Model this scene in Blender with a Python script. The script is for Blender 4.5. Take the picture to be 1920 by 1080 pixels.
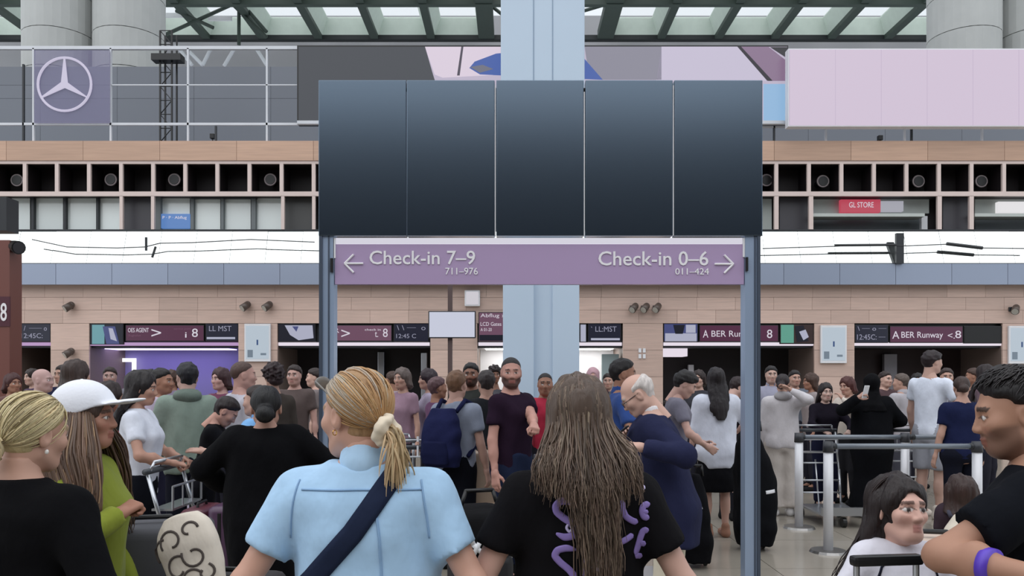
import bpy, bmesh, math, random
import numpy as np
from mathutils import Vector, Matrix
from mathutils.bvhtree import BVHTree
for _o in list(bpy.data.objects):
    bpy.data.objects.remove(_o)
scene = bpy.context.scene
COL = scene.collection
F = 1500.0; HOR = 713.0; CAMZ = 1.6          # focal length in pixels, horizon row, eye height
def at(px, py, d):
    return Vector(((px-960)/F*d, d, CAMZ+(HOR-py)/F*d))
# ---------------------------------------------------------------- camera
cam_d = bpy.data.cameras.new('camera'); cam = bpy.data.objects.new('camera', cam_d); COL.objects.link(cam)
cam_d.sensor_width = 36; cam_d.lens = F/1920*36; cam_d.shift_y = (HOR-540)/1920
cam_d.clip_start = .05; cam_d.clip_end = 300
cam.location = (0, 0, CAMZ); cam.rotation_euler = (math.pi/2, 0, 0)
scene.camera = cam
# ---------------------------------------------------------------- sky, light, exposure
w = bpy.data.worlds.new('sky'); scene.world = w; w.use_nodes = True
bg = w.node_tree.nodes['Background']; bg.inputs[0].default_value = (.88, .94, 1.0, 1); bg.inputs[1].default_value = 1.0
sun_d = bpy.data.lights.new('daylight', 'SUN'); sun_d.energy = 1.7; sun_d.angle = math.radians(100); sun_d.color = (1, .98, .98)
sun = bpy.data.objects.new('daylight', sun_d); COL.objects.link(sun); sun.rotation_euler = (math.radians(28), math.radians(-12), 0); sun.location = (0, -5, 25)
vs = scene.view_settings
vs.view_transform = 'Standard'; vs.look = 'None'; vs.exposure = 0.0; vs.gamma = 1.0; vs.use_curve_mapping = False
# ---------------------------------------------------------------- materials
def lin(c):
    r = []
    for v in c:
        v = v/255.0
        r.append(v/12.92 if v <= .04045 else ((v+.055)/1.055)**2.4)
    return tuple(r)+(1.0,)
MATS = {}
def M(name, rgb, rough=.6, metal=0., noise=None, bump=None, rnd=0., attr=False, spec=.5, alpha=1., sheen=0., coat=0.):
    """noise=(scale, amount, (sx,sy,sz)); bump=(scale, strength, stretch)"""
    if name in MATS: return MATS[name]
    m = bpy.data.materials.new(name); m.use_nodes = True; MATS[name] = m
    nt = m.node_tree; N = nt.nodes; L = nt.links; p = N['Principled BSDF']
    p.inputs['Roughness'].default_value = rough; p.inputs['Metallic'].default_value = metal
    p.inputs['Specular IOR Level'].default_value = spec; p.inputs['Alpha'].default_value = alpha
    if sheen: p.inputs['Sheen Weight'].default_value = sheen
    if coat: p.inputs['Coat Weight'].default_value = coat
    c = lin(rgb); p.inputs['Base Color'].default_value = c
    out = None
    if attr:
        a = N.new('ShaderNodeAttribute'); a.attribute_name = 'Col'; out = a.outputs['Color']
    tc = None
    def coords(st):
        nonlocal tc
        if tc is None: tc = N.new('ShaderNodeTexCoord')
        mp = N.new('ShaderNodeMapping'); mp.inputs['Scale'].default_value = st
        L.new(tc.outputs['Object'], mp.inputs['Vector']); return mp.outputs['Vector']
    def scaled(val_socket, amt):
        mr = N.new('ShaderNodeMapRange'); mr.inputs['To Min'].default_value = 1-amt; mr.inputs['To Max'].default_value = 1+amt
        L.new(val_socket, mr.inputs['Value']); return mr.outputs['Result']
    def mul(col, fac):
        mx = N.new('ShaderNodeVectorMath'); mx.operation = 'SCALE'
        if col is None: mx.inputs[0].default_value = c[:3]
        else: L.new(col, mx.inputs[0])
        L.new(fac, mx.inputs['Scale']); return mx.outputs[0]
    if noise:
        sc, am, st = noise
        n = N.new('ShaderNodeTexNoise'); n.inputs['Scale'].default_value = sc; n.inputs['Detail'].default_value = 4
        L.new(coords(st), n.inputs['Vector']); out = mul(out, scaled(n.outputs['Fac'], am*2))
    if rnd:
        oi = N.new('ShaderNodeObjectInfo'); out = mul(out, scaled(oi.outputs['Random'], rnd))
    if out is not None: L.new(out, p.inputs['Base Color'])
    if bump:
        sc, stg, st = bump
        n = N.new('ShaderNodeTexNoise'); n.inputs['Scale'].default_value = sc; n.inputs['Detail'].default_value = 3
        L.new(coords(st), n.inputs['Vector'])
        b = N.new('ShaderNodeBump'); b.inputs['Strength'].default_value = stg; b.inputs['Distance'].default_value = .02
        L.new(n.outputs['Fac'], b.inputs['Height']); L.new(b.outputs['Normal'], p.inputs['Normal'])
    return m
def E(name, rgb, st=1.0):
    if name in MATS: return MATS[name]
    m = M(name, (8, 8, 10), .3); p = m.node_tree.nodes['Principled BSDF']
    p.inputs['Emission Color'].default_value = lin(rgb); p.inputs['Emission Strength'].default_value = st
    return m
def fabric(rgb, soft=.12):
    return M('fabric_%d_%d_%d' % tuple(rgb), rgb, .9, noise=(9, soft, (1, 1, .6)), bump=(15, .45, (1, 1, .6)), sheen=.08 if sum(rgb) > 200 else 0., spec=.2 if sum(rgb) > 200 else .1)
def paint(name, rgb, rough=.5, metal=0.): return M(name, rgb, rough, metal, noise=(3, .04, (1, 1, 1)))
# ---------------------------------------------------------------- mesh helpers
def link(o, parent=None, label=None, cat=None, group=None, kind=None):
    COL.objects.link(o)
    if parent is not None: o.parent = parent
    if label: o['label'] = label
    if cat: o['category'] = cat
    if group: o['group'] = group
    if kind: o['kind'] = kind
    return o
def empty(name, loc=(0, 0, 0), rz=0., **k):
    o = bpy.data.objects.new(name, None); o.location = loc; o.rotation_euler = (0, 0, rz); o.empty_display_size = .1
    return link(o, **k)
class MB:
    """collects simple shapes into one mesh"""
    def __init__(s): s.bm = bmesh.new()
    def box(s, x0, x1, y0, y1, z0, z1, bev=0., M_=None):
        g = bmesh.ops.create_cube(s.bm, size=1.0)['verts']
        bmesh.ops.scale(s.bm, vec=(x1-x0, y1-y0, z1-z0), verts=g)
        bmesh.ops.translate(s.bm, vec=((x0+x1)/2, (y0+y1)/2, (z0+z1)/2), verts=g)
        if bev:
            ed = list({e for v in g for e in v.link_edges})
            r = bmesh.ops.bevel(s.bm, geom=ed, offset=bev, segments=2 if bev < .03 else 3, affect='EDGES', profile=.6)
            g = list({v for f in r['faces'] for v in f.verts} | {v for v in g if v.is_valid})
        if M_ is not None: bmesh.ops.transform(s.bm, matrix=M_, verts=g)
        return s
    def cyl(s, a, b, r0, r1=None, n=12):
        a = Vector(a); b = Vector(b); r1 = r0 if r1 is None else r1
        d = b-a; q = Vector((0, 0, 1)).rotation_difference(d.normalized()).to_matrix().to_4x4()
        g = bmesh.ops.create_cone(s.bm, cap_ends=True, segments=n, radius1=r0, radius2=r1, depth=d.length)['verts']
        bmesh.ops.transform(s.bm, matrix=Matrix.Translation((a+b)/2) @ q, verts=g); return s
    def tube(s, pts, r, n=8):
        for a, b in zip(pts[:-1], pts[1:]): s.cyl(a, b, r, n=n)
        for p in pts[1:-1]: s.ball(p, (r, r, r), 6)
        return s
    def ball(s, c, r, n=12):
        g = bmesh.ops.create_uvsphere(s.bm, u_segments=n, v_segments=max(4, n*2//3), radius=1)['verts']
        bmesh.ops.transform(s.bm, matrix=Matrix.Translation(c) @ Matrix.Diagonal((*r, 1)), verts=g); return s
    def torus(s, c, R, r, axis='Y', n=20, m=8):
        vs_ = []
        for i in range(n):
            a = 2*math.pi*i/n
            for j in range(m):
                b = 2*math.pi*j/m
                u = (R+r*math.cos(b))*math.cos(a); v = (R+r*math.cos(b))*math.sin(a); w_ = r*math.sin(b)
                p = (u, w_, v) if axis == 'Y' else (u, v, w_)
                vs_.append(s.bm.verts.new(Vector(c)+Vector(p)))
        for i in range(n):
            for j in range(m):
                s.bm.faces.new((vs_[i*m+j], vs_[((i+1) % n)*m+j], vs_[((i+1) % n)*m+(j+1) % m], vs_[i*m+(j+1) % m]))
        return s
    def prism(s, pts, y0, y1):
        """polygon in (x,z) extruded along y"""
        a = [s.bm.verts.new((x, y0, z)) for x, z in pts]; b = [s.bm.verts.new((x, y1, z)) for x, z in pts]
        s.bm.faces.new(a); s.bm.faces.new(b[::-1]); n = len(pts)
        for i in range(n): s.bm.faces.new((a[i], b[i], b[(i+1) % n], a[(i+1) % n]))
        return s
    def mesh(s, name, m, smooth=False):
        bmesh.ops.recalc_face_normals(s.bm, faces=s.bm.faces)
        me = bpy.data.meshes.new(name); s.bm.to_mesh(me); s.bm.free()
        if smooth: me.shade_smooth()
        me.materials.append(m); return me
    def build(s, name, m, parent=None, smooth=False, **k):
        return link(bpy.data.objects.new(name, s.mesh(name, m, smooth)), parent, **k)
def box(name, x0, x1, y0, y1, z0, z1, m, parent=None, bev=0., **k):
    return MB().box(x0, x1, y0, y1, z0, z1, bev).build(name, m, parent, **k)
def fbox(name, px0, px1, py0, py1, y, dep, m, parent=None, bev=0., **k):
    """box whose front face covers the given pixels when it stands at distance y"""
    a = at(px0, py1, y); b = at(px1, py0, y)
    return box(name, a.x, b.x, y, y+dep, a.z, b.z, m, parent, bev, **k)
def text_mesh(body, x0, x1, z0, z1, y, m, name='lettering', parent=None, depth=.004, bold=0.):
    cu = bpy.data.curves.new('t', 'FONT'); cu.body = body; cu.size = 1; cu.offset = bold; cu.resolution_u = 3
    o = bpy.data.objects.new('t', cu); COL.objects.link(o)
    me = bpy.data.meshes.new_from_object(o.evaluated_get(bpy.context.evaluated_depsgraph_get()))
    bpy.data.objects.remove(o); bpy.data.curves.remove(cu)
    n = len(me.vertices); a = np.zeros(n*3); me.vertices.foreach_get('co', a); a = a.reshape(-1, 3)
    lo = a.min(0); hi = a.max(0); sc = (hi-lo); sc[sc == 0] = 1
    q = np.zeros_like(a)
    q[:, 0] = x0+(a[:, 0]-lo[0])/sc[0]*(x1-x0); q[:, 2] = z0+(a[:, 1]-lo[1])/sc[1]*(z1-z0); q[:, 1] = y-.0005
    me.vertices.foreach_set('co', q.ravel()); me.materials.clear(); me.materials.append(m); me.update()
    bm = bmesh.new(); bm.from_mesh(me)
    ex = bmesh.ops.extrude_face_region(bm, geom=bm.faces[:])
    bmesh.ops.translate(bm, vec=(0, -depth, 0), verts=[v for v in ex['geom'] if isinstance(v, bmesh.types.BMVert)])
    bmesh.ops.recalc_face_normals(bm, faces=bm.faces); bm.verts.ensure_lookup_table()
    seen = set(); out = []                                # every glyph piece becomes an object of its own
    for v0 in bm.verts:
        if v0.index in seen: continue
        st = [v0]; isl = []; seen.add(v0.index)
        while st:
            v = st.pop(); isl.append(v)
            for e in v.link_edges:
                q_ = e.other_vert(v)
                if q_.index not in seen: seen.add(q_.index); st.append(q_)
        ids = {v.index: i for i, v in enumerate(isl)}; fs = {f for v in isl for f in v.link_faces}
        m2 = bpy.data.meshes.new('letter'); m2.from_pydata([v.co[:] for v in isl], [], [[ids[v.index] for v in f.verts] for f in fs]); m2.materials.append(m)
        out.append(link(bpy.data.objects.new('letter', m2), parent))
    bm.free(); bpy.data.meshes.remove(me); return out
def ftext(body, px0, px1, py0, py1, y, m, parent=None, **k):
    a = at(px0, py1, y); b = at(px1, py0, y); return text_mesh(body, a.x, b.x, a.z, b.z, y, m, parent=parent, **k)
def clone(o, parent=None, **props):
    c = o.copy(); COL.objects.link(c); c.parent = parent if parent is not None else o.parent
    for k_, v in props.items(): c[k_] = v
    return c
# ================================================================ the hall
rng = random.Random(7)
m_floor = M('stone_floor', (152, 145, 134), .16, noise=(2.2, .05, (1, 1, 1)), rnd=.03, spec=.5)
m_joint = M('floor_joint', (120, 112, 100), .6)
m_wood = M('wood_veneer', (204, 177, 164), .45, noise=(5, .10, (.35, 1, 6)), rnd=.10, bump=(14, .05, (.3, 1, 7)))
m_woodd = M('wood_fascia', (190, 156, 134), .45, noise=(4, .10, (.3, 1, 5)), rnd=.08)
m_back = M('dark_backing', (30, 27, 29), .8)
m_cell = M('cell_lining', (34, 27, 30), .6, rnd=.25)
m_mull = paint('pale_mullion', (214, 196, 190), .5)
m_blue = M('blue_metal_fascia', (150, 160, 180), .32, .35, rnd=.04)
m_mirror = M('reflective_glazing', (238, 242, 240), .06, 1.0)
m_grey = M('grey_wall_panel', (112, 116, 124), .7, rnd=.05)
m_steel = M('brushed_steel', (190, 193, 198), .3, .9)
m_rail = paint('pale_rail', (205, 208, 214), .4)
m_dk = paint('dark_metal', (38, 41, 46), .45)
m_black = paint('black_plastic', (16, 16, 18), .4)
m_white = paint('white_paint', (225, 226, 230), .5)
m_roofst = paint('roof_steel', (58, 70, 64), .6)
m_coffer = paint('coffer_lining', (206, 218, 208), .7)
m_conc = M('pale_concrete', (176, 178, 176), .75, noise=(2, .05, (1, 1, 1)), rnd=.03)
m_pane = M('skylight_glass', (235, 245, 238), .1, alpha=.06)
m_glass = M('window_glass', (222, 230, 228), .12, spec=.9, rnd=.12)  # pale base colour stands in for sky reflected in the panes
m_lit = E('lamp_white', (250, 248, 250), 1.3)
m_txt = E('lit_lettering', (235, 228, 240), .75)
m_print = M('white_lettering', (238, 236, 240), .5)

# floor: base slab with stone tiles laid on it
fl = box('floor', -22, 22, -14, 32, -.2, -.012, m_joint, kind='structure')
T = 1.2; tile_me = MB().box(-T/2+.004, T/2-.004, -T/2+.004, T/2-.004, -.012, 0).mesh('floor_tile', m_floor)
for i in range(-6, 8):
    for j in range(2, 17):
        o = bpy.data.objects.new('floor_tile', tile_me); o.location = (i*T+.42, j*T+.2, 0); link(o, fl)
tv, tf = [], []
for i in range(-18, 19):
    for j in range(-11, 27):
        x = i*T+.42; y = j*T+.2; e_ = T/2-.004
        if -6 <= i < 8 and 2 <= j < 17 or y+T/2 > 31: continue
        k = len(tv); tv += [(x+a*e_, y+b*e_, c_) for c_ in (-.012, 0) for a, b in ((-1, -1), (1, -1), (1, 1), (-1, 1))]
        tf += [(k+4, k+5, k+6, k+7)]+[(k+a, k+(a+1) % 4, k+4+(a+1) % 4, k+4+a) for a in range(4)]
me = bpy.data.meshes.new('outer_floor_tiles'); me.from_pydata(tv, [], tf); me.materials.append(m_floor); link(bpy.data.objects.new('outer_floor_tiles', me), fl, kind='stuff')
# unseen dark wall added behind the camera to grade the display panels' reflection
wf = box('wall_for_reflection', -22, 22, -14.3, -14, 0, 10.4, M('reflection_wall_grey', (70, 68, 70), .6), kind='structure')

# ---------------------------------------------------------------- back facade, standing 18 m away
D = 18.0
wb = box('wall_back', at(-420, 0, D).x, at(2340, 0, D).x, D+2.2, D+2.5, 0, at(0, 266, D).z, m_back, kind='structure')
def zed(py, d=D): return at(0, py, d).z
def xed(px, d=D): return at(px, 0, d).x
X0, X1 = -420, 2340
# wood band: three courses of veneer panels
box('band_core', xed(X0), xed(X1), D+.06, D+.5, zed(606), zed(534), m_back, wb)
cs = [(534, 557), (557.5, 581), (581.5, 606)]
for r, (a, b) in enumerate(cs):
    x = X0-(r*37) % 72
    while x < X1:
        wd = rng.choice((72, 72, 108))
        p0, p1 = max(x, X0), min(x+wd-.4, X1)
        if p1 > p0+3: fbox('wood_panel', p0, p1, a, b, D+rng.uniform(0, .008), .06, m_wood, wb)
        x += wd
# blue metal fascia panels
x = X0
while x < X1:
    fbox('fascia_panel', x, x+104.3, 494.3, 533.4, D-.27, .12, m_blue, wb); x += 105
box('fascia_core', xed(X0), xed(X1), D-.15, D+.5, zed(533.6), zed(494.5), m_back, wb); box('glazing_back', xed(X0), xed(X1), D+.03, D+.5, zed(494.5), zed(431), m_back, wb)
# tilted reflective glazing band
pane = MB().box(0, xed(960+65.4), -.012, 0, 0, .77).mesh('glazing_pane', m_mirror)
x = X0; k = 0
while x < X1:
    if not (1681 < x+32 < 1700 or 590 < x < 0):
        o = bpy.data.objects.new('glazing_pane', pane); o.location = (xed(x), D-.26, zed(493.5, D-.26)); o.rotation_euler = (math.radians(-17+rng.uniform(-.5, .5)), 0, 0); link(o, wb)
    x += 66; k += 1
# thin dark tubes shaped as the roof structure's reflection in the glazing
def reflection_line(pts, r, name='reflected_line', label=''):
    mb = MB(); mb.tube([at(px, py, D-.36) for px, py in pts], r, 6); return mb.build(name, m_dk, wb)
reflection_line([(60, 449), (125, 463), (220, 465), (272, 463), (300, 456), (360, 455), (470, 449), (590, 454)], .012)
reflection_line([(1430, 466), (1560, 462), (1640, 459), (1700, 461), (1775, 458), (1840, 465), (1930, 466)], .012)
reflection_line([(1565, 460), (1680, 459)], .03); reflection_line([(1775, 457), (1842, 465)], .04); reflection_line([(274, 445), (274, 470)], .03)
fbox('glazing_post', 1681, 1695, 437, 494, D-.36, .08, m_dk, wb)

# upper rows: square cells above, shop windows below
z_top, z_c0, z_c1, z_w1 = zed(265), zed(304), zed(362), zed(433)
box('cell_backing', xed(X0), xed(X1), D+.65, D+.75, z_w1, z_top, m_cell, wb)
fbox('grid_head', X0, X1, 301, 307, D-.02, .06, m_mull, wb); fbox('grid_soffit', X0, X1, 301, 306, D+.04, .6, m_cell, wb)
fbox('grid_sill', X0, X1, 359, 367.5, D-.02, .06, m_mull, wb); fbox('grid_shelf', X0, X1, 361, 366, D+.04, .6, m_cell, wb)
fbox('grid_base', X0, X1, 430, 433, D-.02, .06, m_dk, wb)
x = X0
while x < X1:
    fbox('fascia_board', x, x+143.4, 264, 300.5, D-.05, .15, m_woodd, wb); x += 144
EDG_L = [46+60.2*i for i in range(-8, 10)]; EDG_R = [1456+61*i for i in range(-14, 15)]
edges = [e for e in EDG_L if e < 600]+[e for e in EDG_R if e > 640]
for e in edges: fbox('mullion', e-3.4, e+3.4, 307, 359, D-.02, .06, m_mull, wb); fbox('partition', e-2.5, e+2.5, 307, 359, D+.045, .6, m_cell, wb)
NOZ = [(32, 338), (208, 337), (327, 337), (507, 337), (1437, 338), (1543, 340), (1722, 340), (1840, 340)]
noz_ring = MB().torus((0, 0, 0), .125, .022).mesh('nozzle_ring', paint('nozzle_grey', (150, 140, 142), .5), True)
noz_core = MB().cyl((0, -.03, 0), (0, .40, 0), .11, .07, 16).mesh('nozzle_throat', m_black)
nth = ['leftmost', 'second from the left', 'third from the left', 'nearest the big screen on its left', 'just right of the big screen', 'above the red sign', 'right of the red sign', 'furthest to the right']
for (px, py), t in zip(NOZ, nth):
    r = empty('air_nozzle', at(px, py, D+.32), label='round ringed air nozzle in a wall cell, %s' % t, cat='air nozzle', group='air nozzles in the upper wall cells')
    for nm, me in (('nozzle_ring', noz_ring), ('nozzle_throat', noz_core)): link(bpy.data.objects.new(nm, me), r)
# shop window row
def pane_(px0, px1, py0=369, py1=430, m=m_glass, dep=.35, nm='window_pane'):
    return fbox(nm, px0, px1, py0, py1, D+dep, .03, m, wb)
for a, b in ((22, 56), (64, 118), (124, 180), (184, 226)): pane_(a, b)
for a, b in ((58, 63), (119, 123), (180, 184)): fbox('window_post', a, b, 367, 431, D+.25, .1, m_dk, wb)
for e in (227, 286, 530, 588): fbox('mullion', e-3, e+3, 367, 431, D-.02, .07, m_mull, wb)
fbox('door_panel', 231, 283, 369, 430, D+.3, .05, M('dark_door', (66, 64, 70), .4), wb)
fbox('door_panel', 533, 586, 369, 430, D+.3, .05, M('olive_door', (72, 72, 72), .4), wb)
for a, b in ((303, 356), (366, 413), (420, 470), (481, 528)): pane_(a, b)
for a, b in ((357, 363), (414, 419), (471, 479), (290, 301)): fbox('window_post', a, b, 367, 431, D+.25, .1, paint('window_frame_grey', (110, 116, 118)), wb)
fbox('window_head', 358, 480, 367, 372, D+.22, .1, m_dk, wb)
s = fbox('shop_sign', 302, 356, 401, 428, D+.28, .05, E('blue_sign_face', (98, 142, 208), .75), label='small blue lit sign with white lettering in the upper left shop window', cat='sign')
ftext('P · P · Abflug', 305, 350, 405, 412, D+.28, m_txt, s)
for e in (1456, 1521, 1762, 1822): fbox('mullion', e-4, e+4, 367, 431, D-.02, .07, m_mull, wb)
for e in (1000, 1060, 1122, 700, 800, 880, 1245, 1310, 1390): fbox('mullion', e-3, e+3, 367, 431, D-.02, .07, m_mull, wb)
fbox('door_panel', 1462, 1515, 369, 430, D+.3, .05, MATS['dark_door'], wb)
fbox('door_panel', 1768, 1816, 369, 430, D+.3, .05, MATS['dark_door'], wb)
m_shop = paint('shop_front_grey', (182, 188, 184), .5); m_shopd = paint('shop_front_dark', (84, 92, 96), .5)
for a, b in ((1525, 1742), (1828, 2090)):
    fbox('shop_fascia', a, b, 372, 400, D+.45, .08, m_shop, wb); fbox('shop_canopy', a, b-8, 400, 406, D+.05, .4, m_shop, wb)
    fbox('shop_interior', a, b-15, 407, 431, D+.62, .05, m_shopd, wb); fbox('shop_post', b-14, b-3, 405, 431, D+.35, .1, m_white, wb)
fbox('shop_front', 1426, 1447, 372, 431, D+.4, .1, m_shop, wb)
s = fbox('shop_sign', 1577, 1651, 374, 398, D+.30, .12, E('red_sign_face', (204, 78, 98), .75), label='red lit shop sign with white lettering on the upper right gallery', cat='sign')
ftext('GL STORE', 1592, 1638, 379, 389, D+.30, m_txt, s)
fbox('shop_sign', 1652, 1694, 377, 396, D+.30, .12, E('grey_sign_face', (200, 200, 212), .6), label='plain pale grey sign joined to the red shop sign', cat='sign')
fbox('shop_sign', 1872, 1960, 378, 398, D+.30, .12, E('white_sign_face', (240, 238, 240), .85), label='white lit shop sign at the right edge of the upper gallery', cat='sign')

# ---------------------------------------------------------------- ground floor units between wood pillars
PILL = [(-330, -240), (-70, 19), (95, 167), (447, 520), (807, 895), (1168, 1243), (1527, 1602), (1880, 1962), (2200, 2280)]
for a, b in PILL:
    fbox('pillar', a, b, 606, 905, D+.06, 1.75, M('pillar_core', (120, 104, 96), .6), wb)
    for r in range(6):
        p0 = 606.5+r*50; fbox('wood_panel', a, b, p0, min(p0+49.5, 905), D+.01, .05, m_wood, wb)
m_strip = E('light_strip', (238, 228, 240), .9)
m_pstrip = E('purple_light_strip', (196, 160, 206), .8)
m_plum = E('plum_sign_face', (104, 52, 84), .55)
m_plum2 = E('mauve_sign_face', (132, 92, 116), .6)
m_scr = E('screen_dark_blue', (34, 36, 60), .5)
m_scrtxt = E('screen_text', (176, 176, 200), .6)
def header(px0, px1, light, canopy=True):
    fbox('unit_header', px0, px1, 606, 652, D+.16, .4, m_dk, wb)
    fbox('header_light', px0+2, px1-2, 642, 648, D+.08, .1, light, wb)
def unit(px0, px1, back, ceil, light):
    header(px0, px1, light)
    fbox('unit_back_wall', px0-8, px1+8, 630, 900, D+1.75, .1, back, wb)
    fbox('unit_ceiling', px0, px1, 648, 652, D+.5, 1.25, ceil, wb)
dkint = M('dark_interior', (34, 28, 30), .7); puint = M('lilac_wall', (150, 142, 190), .7); whint = M('white_wall', (236, 236, 240), .6)
unit(-240, -70, dkint, dkint, m_strip)
unit(19, 95, M('plum_interior', (74, 50, 74), .6), dkint, m_pstrip)
unit(167, 447, puint, puint, m_pstrip); fbox('ceiling_light', 190, 425, 653, 654.5, D+.75, .7, E('violet_ceiling_light', (186, 176, 240), 3.2), wb)
unit(520, 807, dkint, dkint, m_strip)
unit(895, 1168, whint, whint, m_strip); fbox('ceiling_light', 910, 1150, 653, 654.5, D+.75, .7, E('white_ceiling_light', (255, 254, 250), 6.), wb)
unit(1243, 1527, dkint, dkint, m_strip)
unit(1602, 1880, M('maroon_interior', (42, 26, 28), .6), dkint, m_strip)
unit(1962, 2200, dkint, dkint, m_strip)
# screens and signs in the headers
def screen(px0, px1, py0, py1, label, face, patches=(), texts=(), cat='screen', name='advert_screen', y=D+.04, group=None):
    r = fbox(name, px0, px1, py0, py1, y, .12, m_black, label=label, cat=cat, bev=.012, group=group)
    fbox('display', px0+1.5, px1-1.5, py0+1.5, py1-1.5, y-.004, .02, face, r)
    for j, (pts, m) in enumerate(patches):
        MB().prism([(at(a, b, y).x, at(a, b, y).z) for a, b in pts], y-.012-.002*j, y-.003).build('picture', m, r)
    for (t, a, b, c, d, m) in texts: ftext(t, a, b, c, d, y-.006, m, r)
    return r
def q(a, b, c, d): return [(a, b), (c, b), (c, d), (a, d)]
e_cy = E('picture_cyan', (120, 176, 186), .7); e_dk = E('picture_dark', (30, 32, 52), .4); e_lt = E('picture_light', (190, 192, 214), .75); e_bl = E('picture_blue', (84, 92, 150), .6); e_gr = E('picture_green', (108, 178, 158), .7); e_br = E('picture_brown', (70, 52, 50), .5)
screen(32, 95, 606, 641, 'small dark flight screen at the far left above the counter', m_scr, texts=[('/ /  ⎯⎯ o', 38, 88, 611, 620, m_scrtxt), ('12:45C:', 40, 80, 625, 634, m_scrtxt)])
screen(168, 232, 606, 646, 'advert screen with cyan figure beside the long plum sign on the left', e_dk, [(q(173, 609, 196, 645), e_cy), ([(193, 612), (216, 612), (224, 645), (200, 645)], e_bl), ([(204, 615), (212, 616), (220, 640), (208, 636)], e_lt)])
screen(235, 383, 609, 640, 'long plum header sign with white print over the purple-lit counter', m_plum, texts=[('OES AGENT', 240, 279, 615, 623, m_txt), ('flughafen', 241, 264, 627, 632, m_plum2), ('>', 284, 302, 617, 631, m_txt), ('service point', 326, 358, 615, 619, m_plum2), ('i', 347, 350, 623, 633, m_txt), ('8', 360, 371, 616, 632, m_txt)], cat='sign', name='header_sign')
screen(385, 447, 606, 640, 'flight screen with bright bar beside the long plum sign on the left', m_scr, [(q(388, 632, 441, 636), e_lt)], [('LL MST', 392, 434, 611, 621, m_scrtxt)])
screen(521, 592, 606, 641, 'advert screen with pale blue picture left of the sign post', e_dk, [([(534, 610), (586, 610), (588, 634), (560, 638), (544, 628)], e_lt), ([(548, 612), (560, 612), (556, 622)], e_bl)])
screen(612, 735, 609, 640, 'mauve header sign with white arrow between the sign posts', m_plum2, texts=[('R', 627, 636, 615, 624, m_txt), ('>', 640, 656, 618, 632, m_txt), ('check in', 684, 714, 616, 620, m_txt), ('t.', 703, 709, 622, 632, m_txt), ('8', 718, 727, 616, 632, m_txt)], cat='sign', name='header_sign')
screen(738, 804, 606, 641, 'dark flight screen left of the white hanging monitor', m_scr, texts=[('\\ \\ ⎯  o', 744, 798, 610, 619, m_scrtxt), ('12:45 C', 743, 780, 626, 634, m_scrtxt)])
screen(1087, 1100, 607, 642, 'narrow grey advert screen just right of the blue column', e_lt)
screen(1102, 1165, 606, 641, 'dark blue flight screen right of the blue column', m_scr, [(q(1108, 634, 1162, 638), e_lt)], [('` LL:MST', 1108, 1156, 612, 622, m_scrtxt)])
screen(1244, 1309, 606, 641, 'advert screen with violet picture left of the runway sign', e_bl, [(q(1247, 625, 1306, 640), e_lt), ([(1262, 609), (1284, 609), (1280, 626), (1266, 626)], e_dk), (q(1286, 609, 1304, 624), e_lt)])
screen(1311, 1460, 609, 641, 'plum runway sign with white lettering behind the right sign post', m_plum, texts=[('A', 1318, 1328, 619, 633, m_txt), ('BER Runway', 1334, 1420, 620, 635, m_txt), ('8', 1438, 1448, 618, 634, m_txt)], cat='sign', name='header_sign')
screen(1462, 1526, 607, 645, 'advert screen with green picture of a figure', e_br, [(q(1464, 609, 1488, 643), e_gr), ([(1490, 612), (1506, 610), (1516, 640), (1494, 642)], e_dk), ([(1498, 622), (1510, 618), (1516, 632), (1506, 638)], e_lt)])
screen(1603, 1666, 608, 643, 'dark flight screen left of the far right runway sign', m_scr, texts=[('\\ ⎯ o ⎯', 1608, 1662, 612, 620, m_scrtxt), ('12:45C: ⎯', 1607, 1660, 627, 637, m_scrtxt)])
screen(1668, 1806, 611, 643, 'plum runway sign with white lettering at the far right', m_plum, texts=[('A', 1673, 1686, 621, 635, m_txt), ('BER Runway', 1690, 1768, 622, 637, m_txt), ('<.', 1777, 1790, 625, 635, m_txt), ('8', 1791, 1802, 620, 634, m_txt)], cat='sign', name='header_sign')
screen(1807, 1879, 611, 644, 'switched-off black screen at the end of the far right header', m_black)
screen(897, 948, 585, 641, 'plum departures board next to the blue column', m_plum2, [(q(899, 628, 946, 639), e_dk)], [('Abflug ›', 901, 944, 588, 597, m_txt), ('LCD Gates', 901, 940, 604, 611, m_txt), ('A 01-20', 901, 922, 615, 621, m_txt)], cat='sign', name='departure_board', y=D-.13)
# posters on pillars
def poster(px0, px1, py0, py1, label):
    r = fbox('poster_case', px0, px1, py0, py1, D-.06, .06, m_white, bev=.01, label=label, cat='poster')
    fbox('poster_print', px0+3, px1-3, py0+4, py1-5, D-.064, .02, E('poster_face', (205, 219, 232), .72), r)
    a = (px0+px1)/2
    fbox('printed_block', px0+6, px0+16, py1-22, py1-8, D-.068, .02, E('poster_grey', (140, 156, 172), .6), r)
    fbox('printed_mark', a-1.5, a+1.5, py0+30, py0+40, D-.068, .02, E('poster_blue', (66, 96, 150), .6), r)
    fbox('printed_line', a+6, px1-8, py1-16, py1-12, D-.068, .02, MATS['poster_grey'], r)
poster(458, 507, 607, 678, 'white backlit poster on the wood pillar left of the sign post')
poster(1539, 1588, 610, 681, 'white backlit poster on the wood pillar right of the sign post')
poster(1892, 1941, 611, 682, 'white backlit poster cut by the right edge of the picture')
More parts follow.
